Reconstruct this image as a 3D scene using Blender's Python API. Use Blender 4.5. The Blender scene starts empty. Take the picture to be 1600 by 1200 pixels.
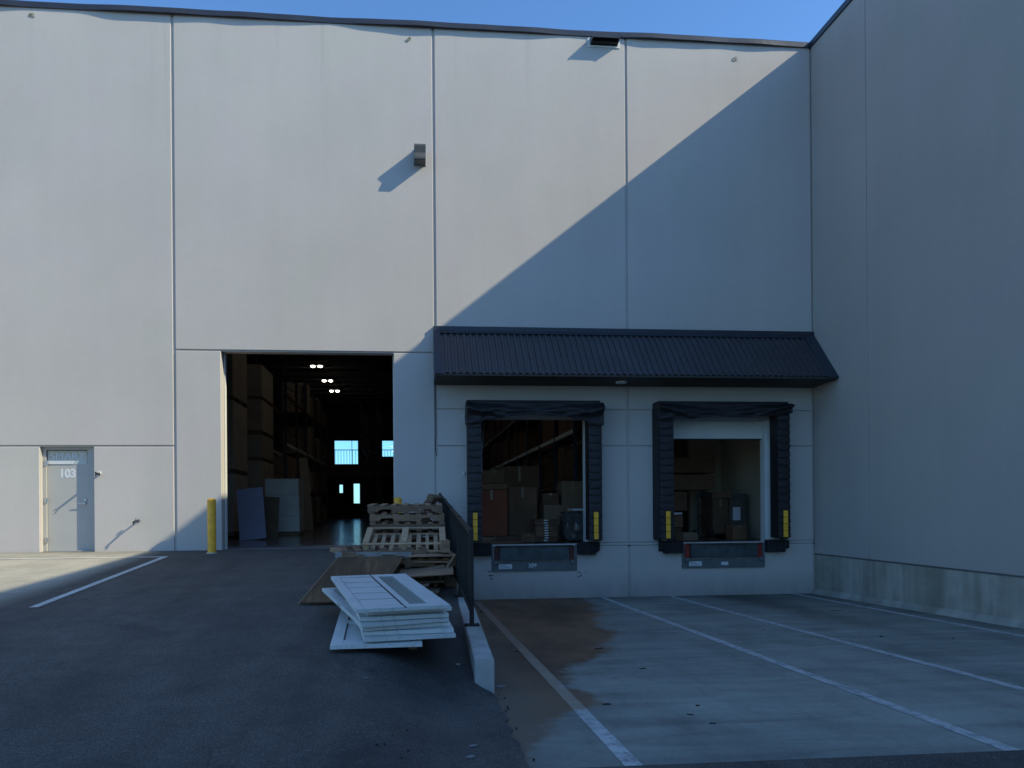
import bpy, bmesh, math, random
from mathutils import Vector, Matrix
random.seed(7)
S = bpy.context.scene
COL = S.collection
R = math.radians

# ------------------------------------------------------------------ helpers
class MB:
    """collects shapes, then links them as ONE mesh object"""
    def __init__(s): s.bm = bmesh.new()
    def box(s, x0, x1, y0, y1, z0, z1, bev=0.0, M=None):
        r = bmesh.ops.create_cube(s.bm, size=1.0)
        vs = r['verts']
        for v in vs:
            v.co = Vector(((x0+x1)/2 + v.co.x*(x1-x0), (y0+y1)/2 + v.co.y*(y1-y0), (z0+z1)/2 + v.co.z*(z1-z0)))
        if bev > 0:
            es = list({e for v in vs for e in v.link_edges})
            rr = bmesh.ops.bevel(s.bm, geom=es, offset=bev, segments=1, affect='EDGES', profile=.5)
            vs = list({v for f in rr['faces'] for v in f.verts} | {v for v in vs if v.is_valid})
        if M is not None:
            for v in vs: v.co = M @ v.co
        return s
    def cyl(s, p, q, r0, r1=None, n=16):
        p = Vector(p); q = Vector(q); r1 = r0 if r1 is None else r1
        d = q-p; rot = d.to_track_quat('Z', 'Y').to_matrix().to_4x4()
        bmesh.ops.create_cone(s.bm, cap_ends=True, segments=n, radius1=r0, radius2=r1, depth=d.length,
                              matrix=Matrix.Translation((p+q)/2) @ rot)
        return s
    def tube(s, pts, r, n=8):
        for a, b in zip(pts, pts[1:]): s.cyl(a, b, r, n=n)
        return s
    def sphere(s, c, r, u=12, v=8, sc=(1, 1, 1)):
        bmesh.ops.create_uvsphere(s.bm, u_segments=u, v_segments=v, radius=r,
                                  matrix=Matrix.Translation(c) @ Matrix.Diagonal((*sc, 1)))
        return s
    def poly(s, pts):
        s.bm.faces.new([s.bm.verts.new(p) for p in pts]); return s
    def prism(s, prof, axis, a, b):
        """prof: 2D outline; axis 'x': (y,z) extruded a..b ; 'y': (x,z) ; 'z': (x,y)"""
        def mk(u, v, w):
            return {'x': (w, u, v), 'y': (u, w, v), 'z': (u, v, w)}[axis]
        A = [s.bm.verts.new(mk(u, v, a)) for u, v in prof]
        B = [s.bm.verts.new(mk(u, v, b)) for u, v in prof]
        n = len(prof)
        s.bm.faces.new(A); s.bm.faces.new(B[::-1])
        for i in range(n): s.bm.faces.new((A[i], B[i], B[(i+1) % n], A[(i+1) % n]))
        return s
    def grid(s, rows, close=False):
        V = [[s.bm.verts.new(p) for p in r] for r in rows]
        for a, b in zip(V, V[1:]):
            for i in range(len(a)-1): s.bm.faces.new((a[i], a[i+1], b[i+1], b[i]))
        return s
    def build(s, name, mat, parent=None, smooth=False, loc=None, M=None):
        bmesh.ops.recalc_face_normals(s.bm, faces=s.bm.faces[:])
        me = bpy.data.meshes.new(name); s.bm.to_mesh(me); s.bm.free()
        if smooth:
            for p in me.polygons: p.use_smooth = True
        me.materials.append(mat)
        o = bpy.data.objects.new(name, me); COL.objects.link(o)
        if parent: o.parent = parent
        if loc: o.location = loc
        if M is not None: o.matrix_local = M
        return o

def tag(o, label=None, cat=None, group=None, kind=None):
    if label: o['label'] = label
    if cat: o['category'] = cat
    if group: o['group'] = group
    if kind: o['kind'] = kind
    return o
def empty(name, loc=(0, 0, 0), rz=0):
    o = bpy.data.objects.new(name, None); COL.objects.link(o)
    o.location = loc; o.rotation_euler = (0, 0, rz); o.empty_display_size = .1
    return o
def copy_tree(o, parent=None):
    c = o.copy(); COL.objects.link(c)
    if parent: c.parent = parent
    for ch in list(o.children): copy_tree(ch, c)
    return c
def text(name, body, size, mat, parent, M, off=0.0, ext=.002, sx=1.0):
    cu = bpy.data.curves.new(name, 'FONT'); cu.body = body; cu.size = size; cu.extrude = ext; cu.offset = off
    cu.align_x = 'CENTER'; cu.align_y = 'CENTER'
    t = bpy.data.objects.new(name, cu); COL.objects.link(t)
    bpy.context.view_layer.update()
    me = bpy.data.meshes.new_from_object(t); bpy.data.objects.remove(t)
    me.materials.append(mat)
    o = bpy.data.objects.new(name, me); COL.objects.link(o); o.parent = parent
    o.matrix_local = M @ Matrix.Diagonal((sx, 1, 1, 1))
    return o
FACE = Matrix.Rotation(R(90), 4, 'X')          # text facing -Y

# ------------------------------------------------------------------ materials
class NT:
    def __init__(s, name):
        s.m = bpy.data.materials.new(name); s.m.use_nodes = True
        s.t = s.m.node_tree; s.b = s.t.nodes['Principled BSDF']
        s.geo = s.n('ShaderNodeNewGeometry'); s.oi = s.n('ShaderNodeObjectInfo'); s.tc = s.n('ShaderNodeTexCoord')
    def n(s, k, **kw):
        x = s.t.nodes.new(k)
        for a, b in kw.items(): setattr(x, a, b)
        return x
    def l(s, a, b): s.t.links.new(a, b)
    def noise(s, scale, detail=4, rough=.55, vec=None, stretch=(1, 1, 1), dist=0.0):
        mp = s.n('ShaderNodeMapping'); mp.inputs['Scale'].default_value = stretch
        s.l(vec or s.geo.outputs['Position'], mp.inputs['Vector'])
        x = s.n('ShaderNodeTexNoise'); x.inputs['Scale'].default_value = scale
        x.inputs['Detail'].default_value = detail; x.inputs['Roughness'].default_value = rough
        x.inputs['Distortion'].default_value = dist
        s.l(mp.outputs[0], x.inputs['Vector']); return x.outputs['Fac']
    def ramp(s, fac, stops, interp='LINEAR'):
        x = s.n('ShaderNodeValToRGB'); x.color_ramp.interpolation = interp
        e = x.color_ramp.elements
        while len(e) < len(stops): e.new(.5)
        for i, (p, c) in enumerate(stops):
            e[i].position = p; e[i].color = (c, c, c, 1) if isinstance(c, (int, float)) else (*c, 1)
        s.l(fac, x.inputs['Fac']); return x.outputs['Color']
    def mix(s, fac, a, b, mode='MIX'):
        x = s.n('ShaderNodeMix', data_type='RGBA', blend_type=mode)
        for sock, v in ((x.inputs[0], fac), (x.inputs[6], a), (x.inputs[7], b)):
            if isinstance(v, (int, float)): sock.default_value = v if sock.type == 'VALUE' else (v, v, v, 1)
            elif isinstance(v, tuple): sock.default_value = (*v, 1)
            else: s.l(v, sock)
        return x.outputs[2]
    def math(s, op, a, b=None, c=None, clamp=False):
        x = s.n('ShaderNodeMath', operation=op, use_clamp=clamp)
        for i, v in enumerate((a, b, c)):
            if v is None: continue
            if isinstance(v, (int, float)): x.inputs[i].default_value = v
            else: s.l(v, x.inputs[i])
        return x.outputs[0]
    def sep(s, v=None):
        x = s.n('ShaderNodeSeparateXYZ'); s.l(v or s.geo.outputs['Position'], x.inputs[0]); return x.outputs
    def mr(s, v, a, b, c=0., d=1., smooth=False):
        x = s.n('ShaderNodeMapRange', interpolation_type='SMOOTHSTEP' if smooth else 'LINEAR'); x.clamp = True
        for i, q in enumerate((v, a, b, c, d)):
            if isinstance(q, (int, float)): x.inputs[i].default_value = q
            else: s.l(q, x.inputs[i])
        return x.outputs[0]
    def bump(s, h, strength, dist=.01):
        x = s.n('ShaderNodeBump'); x.inputs['Strength'].default_value = strength; x.inputs['Distance'].default_value = dist
        s.l(h, x.inputs['Height']); s.l(x.outputs[0], s.b.inputs['Normal'])
    def done(s, col=None, rough=None, metal=0.0, spec=None):
        if col is not None:
            if isinstance(col, tuple): s.b.inputs['Base Color'].default_value = (*col, 1)
            else: s.l(col, s.b.inputs['Base Color'])
        if rough is not None:
            if isinstance(rough, (int, float)): s.b.inputs['Roughness'].default_value = rough
            else: s.l(rough, s.b.inputs['Roughness'])
        s.b.inputs['Metallic'].default_value = metal
        if spec is not None: s.b.inputs['Specular IOR Level'].default_value = spec
        return s.m

def simple(name, c, rough=.6, var=.18, scale=6., metal=0.0, bump=.15, bs=40., rnd=0.0, spec=None, stretch=(1, 1, 1), obj=False):
    n = NT(name)
    vec = n.tc.outputs['Object'] if obj else None
    f = n.ramp(n.noise(scale, 5, .6, vec=vec, stretch=stretch), [(.3, 1-var), (.7, 1+var)])
    col = n.mix(1.0, c, f, 'MULTIPLY')
    if rnd:
        col = n.mix(1.0, col, n.ramp(n.oi.outputs['Random'], [(0, 1-rnd), (1, 1+rnd)]), 'MULTIPLY')
    if bump: n.bump(n.noise(bs, 4, .6, vec=vec, stretch=stretch), bump, .004)
    return n.done(col, rough, metal, spec)

def wall_paint(name, c, streak=.05):
    n = NT(name)
    a = n.ramp(n.noise(.45, 3, .5), [(.3, .955), (.7, 1.04)])
    b = n.ramp(n.noise(1., 5, .6, stretch=(2.4, 2.4, .16)), [(.3, 1-streak), (.7, 1+streak*.6)])
    c2 = n.ramp(n.noise(7., 6, .7), [(.3, .975), (.7, 1.02)])
    tint = n.mix(n.ramp(n.noise(.7, 2, .5), [(.35, 0.), (.65, 1.)]), (c[0]*1.005, c[1]*.997, c[2]*1.01), (c[0]*.985, c[1]*1.005, c[2]*.985))
    col = n.mix(1., tint, a, 'MULTIPLY'); col = n.mix(1., col, b, 'MULTIPLY'); col = n.mix(1., col, c2, 'MULTIPLY')
    # splash dirt near the ground and drips below the coping
    z = n.sep()[2]
    dirt = n.math('MULTIPLY', n.mr(z, -1.15, -.55, 1., 0.), n.noise(3., 5, .6, stretch=(1, 1, .4)))
    col = n.mix(n.math('MULTIPLY', dirt, .75), col, (.12, .11, .095))
    dr = n.ramp(n.noise(3.2, 3, .5, stretch=(1, 1, .05)), [(.62, 0.), (.74, 1.)])
    dm = n.math('MULTIPLY', n.math('MULTIPLY', n.mr(z, 7.5, 11., 0., 1.), dr), .14)
    col = n.mix(dm, col, (.2, .2, .19))
    h = n.math('ADD', n.noise(55., 5, .65), n.math('MULTIPLY', n.noise(2.2, 3, .5), 1.6))
    n.bump(h, .22, .006)
    return n.done(col, .82, 0, .25)

M = {}
M['wall'] = wall_paint('grey_painted_concrete', (.525, .485, .455), .022)
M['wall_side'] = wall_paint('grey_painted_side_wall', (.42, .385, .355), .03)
M['joint'] = simple('joint_sealant', (.12, .125, .13), .8)
M['coping'] = simple('dark_metal_coping', (.045, .05, .065), .42, .12, 2., .3)
M['canopy'] = simple('canopy_sheet_metal', (.050, .047, .052), .45, .15, 1.2, .15, .05)
M['trim'] = simple('canopy_trim', (.028, .034, .048), .45, .1, 2., .15, .05)
M['soffit'] = simple('soffit_dark', (.04, .035, .028), .7)
M['vinyl'] = simple('seal_vinyl', (.014, .012, .014), .58, .35, 5., 0, .5, 14.)
M['vinyl2'] = simple('seal_frame', (.012, .012, .014), .7, .3)
M['yellow'] = simple('yellow_paint', (.90, .46, .03), .55, .16, 9., 0, .2)
M['yellow2'] = simple('bollard_yellow', (.92, .45, .04), .5, .2, 5., 0, .2)
M['rubber'] = simple('black_rubber', (.012, .012, .014), .75, .3, 10.)
M['steelplate'] = simple('leveler_steel', (.06, .075, .08), .55, .4, 5., .3, .3)
M['levframe'] = simple('leveler_frame', (.12, .14, .145), .55, .2, 5., .2, .2)
M['red'] = simple('red_strip', (.26, .02, .015), .55, .25, 8.)
M['redd'] = simple('faded_red_strip', (.075, .02, .014), .6, .25, 8.)
M['label'] = simple('white_label', (.62, .64, .66), .5, .12, 25.)
M['ink'] = simple('dark_ink', (.03, .03, .035), .6)
M['whitemetal'] = simple('white_metal', (.62, .64, .62), .45, .05, 2., 0, .03)
M['jambwhite'] = simple('cream_jamb', (.7, .7, .66), .5, .04, 2., 0, .03)
M['doorpaint'] = simple('grey_door_paint', (.42, .41, .39), .42, .04, 2., 0, .04)
M['doorframe'] = simple('grey_door_frame', (.40, .39, .37), .5, .04, 2., 0, .04)
M['chrome'] = simple('brushed_steel', (.55, .55, .56), .3, .05, 10., .9, .02)
M['blackmetal'] = simple('black_fence_paint', (.012, .010, .009), .65, .3, 9., 0, .15)
M['galv'] = simple('galvanised', (.32, .33, .34), .45, .2, 9., .6, .1)
M['wood'] = simple('pallet_wood', (.25, .155, .095), .85, .35, 5., 0, .6, 30., .35, stretch=(.6, 3, 3), obj=True)
M['woodlight'] = simple('pale_pallet_wood', (.42, .29, .175), .85, .25, 5., 0, .5, 30., .15, stretch=(.6, 3, 3), obj=True)
M['wooddark'] = simple('dark_pallet_wood', (.16, .105, .066), .88, .35, 5., 0, .6, 30., .35, stretch=(.6, 3, 3), obj=True)
M['blueply'] = simple('bluish_board', (.27, .27, .26), .8, .25, 6., 0, .3)
def dirty_white():
    n = NT('white_door_skin'); v = n.tc.outputs['Object']
    c = n.mix(1., (.64, .67, .66), n.ramp(n.noise(3., 5, .6, vec=v), [(.3, .9), (.7, 1.05)]), 'MULTIPLY')
    c = n.mix(1., c, n.ramp(n.oi.outputs['Random'], [(0, .86), (1, 1.06)]), 'MULTIPLY')
    c = n.mix(n.ramp(n.noise(6., 6, .7, vec=v, stretch=(1, 2.5, 1), dist=1.2), [(.56, 0.), (.70, .5)]), c, (.28, .27, .24))
    c = n.mix(n.ramp(n.noise(28., 3, .6, vec=v), [(.66, 0.), (.72, .6)]), c, (.16, .15, .13))
    return n.done(c, .5)
M['doorwhite'] = dirty_white()
M['doorglass'] = simple('frosted_glass', (.19, .25, .24), .3, .12, 9., 0, .1, 90.)
M['carton'] = simple('cardboard', (.21, .15, .10), .85, .12, 2., 0, .1, rnd=.3)
M['carton_pale'] = simple('pale_cardboard', (.26, .215, .17), .85, .12, 2., 0, .1, rnd=.25)
M['crate'] = simple('pale_crate', (.34, .30, .255), .85, .15, 2., 0, .1, rnd=.2)
M['groove_shade'] = simple('panel_groove_shade', (.07, .07, .075), .8)  # near-black tone painting the shade inside the door grooves
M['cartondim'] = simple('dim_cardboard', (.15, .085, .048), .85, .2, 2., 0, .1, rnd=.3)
M['cartonred'] = simple('reddish_cardboard', (.20, .06, .03), .85, .2, 2., 0, .1)
M['tape'] = simple('packing_tape', (.20, .15, .09), .4, .1, 5.)
M['wrap'] = simple('white_wrapped_load', (.60, .66, .66), .35, .1, 2.5, 0, .3, 12.)
M['lilac'] = simple('lilac_board', (.34, .34, .46), .6, .08, 1.5)
M['rack'] = simple('rack_upright_blue', (.03, .045, .08), .5, .2, 5., .3)
M['rackbeam'] = simple('rack_beam', (.14, .06, .03), .5, .2, 5., .2)
M['railmetal'] = simple('interior_rail', (.03, .03, .03), .6)
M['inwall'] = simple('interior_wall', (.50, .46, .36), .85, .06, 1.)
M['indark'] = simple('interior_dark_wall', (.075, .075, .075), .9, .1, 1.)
M['deck'] = simple('roof_deck', (.10, .10, .11), .8, .2, 3.)
M['paper'] = simple('white_paper', (.7, .7, .78), .6, .05)
M['plastic'] = simple('clear_film', (.10, .095, .09), .25, .3, 9., 0, .8, 10.)
M['pallet_in'] = simple('indoor_pallet', (.2, .15, .1), .85, .2)
M['scrap'] = simple('dark_scrap', (.03, .024, .018), .9, .4, 30., 0, .6)
M['litter'] = simple('pale_litter', (.26, .26, .255), .7, .3, 30.)

def ply():
    n = NT('weathered_plywood')
    v = n.tc.outputs['Object']
    g = n.noise(3., 6, .65, vec=v, stretch=(5, .7, 1), dist=.6)
    col = n.ramp(g, [(.25, (.05, .025, .011)), (.5, (.125, .07, .03)), (.75, (.21, .12, .055))])
    p = n.noise(1.7, 3, .6, vec=v)
    col = n.mix(n.ramp(p, [(.42, 0.), (.62, .75)]), col, (.07, .036, .016))
    n.bump(g, .4, .004)
    return n.done(col, .8)
M['ply'] = ply()

STAIN = [(-10.5, .86), (-9.8, 1.15), (-9.2, 1.38), (-8.5, 1.62), (-7.4, 1.85), (-6.6, 2.2), (-6.0, 2.6), (-4.7, 3.1), (-2.4, 3.45), (-.2, 3.75)]
def pit_colour(n, base_is_line=False):
    P = n.sep(); X, Y = P[0], P[1]
    big = n.noise(.28, 4, .55, dist=.4)
    mid = n.noise(1.1, 6, .68, stretch=(1, .45, 1))
    fine = n.noise(22., 6, .75)
    if base_is_line:
        col = n.mix(n.ramp(n.noise(9., 7, .75), [(.38, .85), (.54, 0.)]), (.56, .56, .54), (.23, .25, .25))
        col = n.mix(n.ramp(n.noise(2.2, 4, .65, stretch=(1, .5, 1)), [(.45, 0.), (.7, .42)]), col, (.2, .21, .2))
    else:
        col = n.mix(n.ramp(big, [(.35, 0.), (.65, 1.)]), (.24, .245, .215), (.34, .34, .29))
        col = n.mix(1., col, n.ramp(mid, [(.25, .66), (.5, 1.), (.75, 1.18)]), 'MULTIPLY')
        tr = n.noise(1., 5, .6, stretch=(.55, 3.2, 1), dist=.8)
        col = n.mix(1., col, n.ramp(tr, [(.28, .72), (.52, 1.), (.75, 1.18)]), 'MULTIPLY')
        col = n.mix(1., col, n.ramp(fine, [(.25, .84), (.75, 1.12)]), 'MULTIPLY')
        # tyre rubber in the bays and damp dirt close to the wall
        for cx, w in ((2.7, 1.0), (6.95, 1.3), (7.0, .6)):
            d = n.math('ABSOLUTE', n.math('SUBTRACT', X, cx))
            f = n.math('MULTIPLY', n.mr(d, 0., w, 1., 0., True), n.mr(Y, -7.5, -.5, 0., .55))
            f = n.math('MULTIPLY', f, n.ramp(n.noise(.9, 5, .6, stretch=(1, .5, 1)), [(.35, .2), (.6, 1.)]))
            col = n.mix(f, col, (.075, .07, .055))
        f = n.math('MULTIPLY', n.mr(Y, -1.3, -.1, 0., 1.), n.ramp(n.noise(1.3, 4, .6), [(.3, .1), (.65, .85)]))
        col = n.mix(f, col, (.06, .06, .055))
        f = n.math('MULTIPLY', n.mr(X, 7.6, 8.9, 0., .8), n.ramp(n.noise(.8, 4, .6), [(.3, .2), (.6, 1.)]))
        col = n.mix(f, col, (.10, .105, .09))
        # hairline cracks
        vo = n.n('ShaderNodeTexVoronoi', feature='DISTANCE_TO_EDGE'); vo.inputs['Scale'].default_value = .24
        add = n.n('ShaderNodeVectorMath', operation='ADD'); nz = n.n('ShaderNodeTexNoise'); nz.inputs['Scale'].default_value = 1.3
        n.l(n.geo.outputs['Position'], nz.inputs['Vector']); n.l(n.geo.outputs['Position'], add.inputs[0]); n.l(nz.outputs['Color'], add.inputs[1])
        n.l(add.outputs[0], vo.inputs['Vector'])
        col = n.mix(n.ramp(vo.outputs['Distance'], [(0., .22), (.004, 0.)]), col, (.07, .07, .065))
    # brown stain spreading from the ramp kerb
    mr = n.mr(Y, -10.5, 0., 0., 1.)
    edge = n.ramp(mr, [((y+10.5)/10.5, x/4.) for y, x in STAIN])
    e = n.math('MULTIPLY', edge, 4.)
    wob = n.math('MULTIPLY', n.math('SUBTRACT', n.noise(1.3, 7, .7), .5), 1.7)
    d = n.math('SUBTRACT', n.math('ADD', e, wob), X)
    m1 = n.mr(d, -.08, .24, 0., 1., True)
    core = n.mr(d, .1, 1.4, 0., 1., True)
    sn = n.ramp(n.noise(1.8, 6, .65, stretch=(.7, 1.6, 1)), [(.3, .85), (.6, 1.)])
    if base_is_line:
        st = n.mix(core, (.33, .25, .17), (.26, .165, .10))
        col = n.mix(n.math('MULTIPLY', m1, .86), col, st)
    else:
        st = n.mix(n.ramp(n.noise(.9, 5, .6, stretch=(1, .6, 1)), [(.35, 0.), (.6, 1.)]), (.25, .13, .062), (.115, .056, .028))
        st = n.mix(n.mr(X, 1.25, .95, 0., .6, True), st, (.15, .11, .078))
        st = n.mix(n.mr(Y, -7.6, -9.2, 0., .6, True), st, (.21, .135, .08))
        col = n.mix(n.math('MULTIPLY', n.math('MULTIPLY', m1, sn), .93), col, st)
    # drier strip alongside the kerb
    if not base_is_line:
        col = n.mix(n.math('MULTIPLY', n.mr(X, .8, 1.5, .6, 0.), n.noise(2.5, 4, .6)), col, (.15, .14, .12))
    n.bump(n.math('ADD', fine, n.noise(90., 3, .6)), .25, .004)
    return col, n.math('SUBTRACT', .86, n.math('MULTIPLY', m1, .12))
n = NT('stained_concrete'); c_, r_ = pit_colour(n); M['pit'] = n.done(c_, r_, 0, .3)
n = NT('worn_white_line'); c_, r_ = pit_colour(n, True); M['line'] = n.done(c_, r_, 0, .3)

def road_paint():
    n = NT('road_paint')
    f = n.ramp(n.noise(14., 7, .75), [(.30, .8), (.46, 0.)])
    c = n.mix(f, (.62, .62, .58), (.14, .14, .135))
    c = n.mix(n.ramp(n.noise(1.8, 4, .6), [(.4, 0.), (.75, .35)]), c, (.2, .2, .19))
    n.bump(n.noise(70., 5, .8), .4, .004)
    return n.done(c, .8, 0, .3)
M['roadpaint'] = road_paint()
def asphalt():
    n = NT('asphalt')
    big = n.noise(.35, 5, .6, dist=.5); mid = n.noise(2.4, 6, .7); fine = n.noise(70., 5, .8)
    col = n.mix(n.ramp(big, [(.35, 0.), (.65, 1.)]), (.078, .071, .065), (.112, .101, .089))
    col = n.mix(1., col, n.ramp(mid, [(.28, .8), (.72, 1.2)]), 'MULTIPLY')
    col = n.mix(1., col, n.ramp(fine, [(.3, .5), (.52, 1.), (.68, 2.3)]), 'MULTIPLY')
    tr = n.noise(.9, 4, .6, stretch=(2.2, .35, 1), dist=.5)
    col = n.mix(1., col, n.ramp(tr, [(.3, .86), (.7, 1.14)]), 'MULTIPLY')
    sp = n.n('ShaderNodeTexVoronoi'); sp.inputs['Scale'].default_value = 38.
    n.l(n.geo.outputs['Position'], sp.inputs['Vector'])
    col = n.mix(n.math('MULTIPLY', n.ramp(sp.outputs['Distance'], [(.12, 1.), (.26, 0.)]), n.ramp(n.noise(11., 3, .6), [(.45, 0.), (.6, .55)])), col, (.17, .165, .155))
    col = n.mix(n.ramp(n.noise(.75, 6, .7, dist=1.), [(.56, 0.), (.66, .45)]), col, (.045, .044, .043))
    P = n.sep()
    vo = n.n('ShaderNodeTexVoronoi', feature='DISTANCE_TO_EDGE'); vo.inputs['Scale'].default_value = .33
    add = n.n('ShaderNodeVectorMath', operation='ADD'); nz = n.n('ShaderNodeTexNoise'); nz.inputs['Scale'].default_value = 1.6; nz.inputs['Detail'].default_value = 6
    n.l(n.geo.outputs['Position'], nz.inputs['Vector']); n.l(n.geo.outputs['Position'], add.inputs[0]); n.l(nz.outputs['Color'], add.inputs[1])
    n.l(add.outputs[0], vo.inputs['Vector'])
    crk = n.math('MULTIPLY', n.ramp(vo.outputs['Distance'], [(0., 1.), (.0045, 0.)]), n.ramp(n.noise(.6, 3, .5), [(.45, 0.), (.58, .6)]))
    col = n.mix(crk, col, (.025, .024, .023))
    for cx in (-1.35, -3.25):
        d_ = n.math('ABSOLUTE', n.math('SUBTRACT', n.math('ADD', P[0], n.math('MULTIPLY', P[1], .06)), cx))
        tt = n.math('MULTIPLY', n.mr(d_, .08, .26, .30, 0., True), n.ramp(n.noise(1.5, 5, .65, stretch=(3, .4, 1)), [(.35, .2), (.65, 1.)]))
        col = n.mix(tt, col, (.035, .034, .033))
    # dusty tone that paints the sunlit patch brighter, then pale dust along the wall
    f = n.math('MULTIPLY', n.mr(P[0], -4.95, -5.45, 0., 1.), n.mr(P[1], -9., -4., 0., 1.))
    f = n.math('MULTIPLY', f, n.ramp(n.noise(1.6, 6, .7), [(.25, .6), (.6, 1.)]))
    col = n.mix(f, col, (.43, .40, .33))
    f = n.math('MULTIPLY', n.mr(P[1], -1.4, -.1, 0., .5), n.ramp(n.noise(2., 5, .6), [(.3, .2), (.7, 1.)]))
    col = n.mix(f, col, (.105, .10, .09))
    # dark patch beneath the door pile
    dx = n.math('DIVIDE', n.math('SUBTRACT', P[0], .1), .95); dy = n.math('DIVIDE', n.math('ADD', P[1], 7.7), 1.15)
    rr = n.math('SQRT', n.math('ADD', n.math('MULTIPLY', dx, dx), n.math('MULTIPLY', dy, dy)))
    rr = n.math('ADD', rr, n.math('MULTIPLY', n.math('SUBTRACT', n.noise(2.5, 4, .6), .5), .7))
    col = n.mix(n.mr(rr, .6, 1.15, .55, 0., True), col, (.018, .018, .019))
    n.bump(fine, .55, .006)
    return n.done(col, .88, 0, .3)
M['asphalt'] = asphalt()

def concrete(name, c, streak=.3, scale=1.):
    n = NT(name)
    a = n.ramp(n.noise(2.*scale, 6, .65), [(.3, .8), (.7, 1.15)])
    b = n.ramp(n.noise(2.6, 5, .6, stretch=(1.6, 1.6, .12)), [(.3, 1-streak), (.55, 1.), (.8, 1.15)])
    g = n.ramp(n.noise(.8, 3, .5, stretch=(1, 1, .1)), [(.45, 0.), (.62, .5)])
    col = n.mix(1., c, a, 'MULTIPLY'); col = n.mix(1., col, b, 'MULTIPLY')
    col = n.mix(g, col, (c[0]*.45, c[1]*.47, c[2]*.36))
    vo = n.n('ShaderNodeTexVoronoi'); vo.inputs['Scale'].default_value = 9.
    n.l(n.geo.outputs['Position'], vo.inputs['Vector'])
    col = n.mix(n.ramp(vo.outputs['Distance'], [(.06, .5), (.11, 0.)]), col, (c[0]*.5,)*3)
    n.bump(n.noise(30., 5, .7), .35, .006)
    return n.done(col, .9, 0, .25)
M['base'] = concrete('cast_concrete', (.42, .40, .34))
M['kerb'] = concrete('kerb_concrete', (.44, .44, .42), .12)

def floor():
    n = NT('polished_floor')
    c = n.mix(n.ramp(n.noise(.8, 5, .6), [(.3, 0.), (.7, 1.)]), (.10, .105, .11), (.16, .16, .16))
    f = n.mr(n.sep()[1], .3, 1.8, 1., 0., True)
    c = n.mix(n.math('MULTIPLY', f, n.noise(3., 4, .6)), c, (.2, .19, .17))
    r = n.math('ADD', n.ramp(n.noise(3., 4, .6), [(.3, .10), (.7, .26)]), n.math('MULTIPLY', f, .5))
    return n.done(c, r, 0, .5)
M['floor'] = floor()

def glass(name, tint=(.9, .95, .95), op=.15):
    m = bpy.data.materials.new(name); m.use_nodes = True; t = m.node_tree
    for x in list(t.nodes):
        if x.type == 'BSDF_PRINCIPLED': t.nodes.remove(x)
    out = [x for x in t.nodes if x.type == 'OUTPUT_MATERIAL'][0]
    a = t.nodes.new('ShaderNodeBsdfTransparent'); a.inputs[0].default_value = (*tint, 1)
    b = t.nodes.new('ShaderNodeBsdfGlossy'); b.inputs['Roughness'].default_value = .02
    f = t.nodes.new('ShaderNodeFresnel'); f.inputs[0].default_value = 1.45
    mx = t.nodes.new('ShaderNodeMixShader')
    t.links.new(f.outputs[0], mx.inputs[0]); t.links.new(a.outputs[0], mx.inputs[1]); t.links.new(b.outputs[0], mx.inputs[2])
    t.links.new(mx.outputs[0], out.inputs[0]); return m
M['glass'] = glass('window_glass', (.80, .95, 1.))
def doorpane():
    n = NT('door_lite')
    z = n.sep()[2]
    c = n.mix(n.mr(z, 1.86, 2.1, 0., 1.), (.42, .46, .46), (.44, .35, .23))  # grey to tan blend paints a reflection into the pane
    return n.done(c, .22, 0, .6)
M['doorpane'] = doorpane()
def emit(name, c, s):
    m = bpy.data.materials.new(name); m.use_nodes = True
    b = m.node_tree.nodes['Principled BSDF']; b.inputs['Emission Color'].default_value = (*c, 1); b.inputs['Emission Strength'].default_value = s
    return m
M['lamp'] = emit('lit_lamp', (1., .88, .70), 17.)

# ------------------------------------------------------------------ ground
def sstep(t): t = max(0., min(1., t)); return t*t*(3-2*t)
def pit_z(y): return -1.13 - .025*y
def ground_z(x, y):
    if y > 0: return -.03 - .006*min(y, 60.) if y > 50 else -.03
    z = .06*y if y > -12 else -.72 - .12*sstep((-12-y)/6.)
    if x > -.6 or y < -9:
        w = sstep((x+.45)/.95)
        dip = .30*(max(0., min(1., (-4.3-y)/4.1)))**1.5
        z1 = z-dip*w
        if y < -8.35:
            tgt = pit_z(y)+.010 if y > -10.6 else (-.872 if y > -16 else -.86)
            k = sstep((-8.35-y)/.5)
            wx = sstep((x+.9)/1.6)
            kk = max(k*wx, sstep((x-.57)/.19)); z1 = z1*(1-kk) + tgt*kk
        z = z1
    return z
xs = [-900, -300, -120, -60, -40, -25, -14] + [-13+i*.5 for i in range(23)] + [-1.5+i*.1 for i in range(1, 22)] + [.67, .765]
xs += [1.2, 2, 3, 4, 5, 6, 7, 8, 9.05, 12, 20, 40, 90, 300, 900]
xs = sorted(set(round(v, 3) for v in xs))
ys = [-900, -300, -120, -60, -30, -24, -18, -16, -14, -13, -12, -11.5, -11.1, -10.8, -10.52] + [-10.4+i*.1 for i in range(1, 40)] + [-6.4+i*.4 for i in range(1, 16)] + [-.01, .02, 8, 20, 50, 52, 80, 150, 400, 900]
ys = sorted(set(round(v, 3) for v in ys))
bm = bmesh.new(); V = {}
random.seed(3)
for i, x in enumerate(xs):
    for j, y in enumerate(ys):
        jig = 0.
        if abs(x-.765) < 1e-3 and -10.5 < y < -8.45: jig = random.uniform(-.02, .03)
        V[i, j] = bm.verts.new((x+jig, y, ground_z(x, y)))
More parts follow.
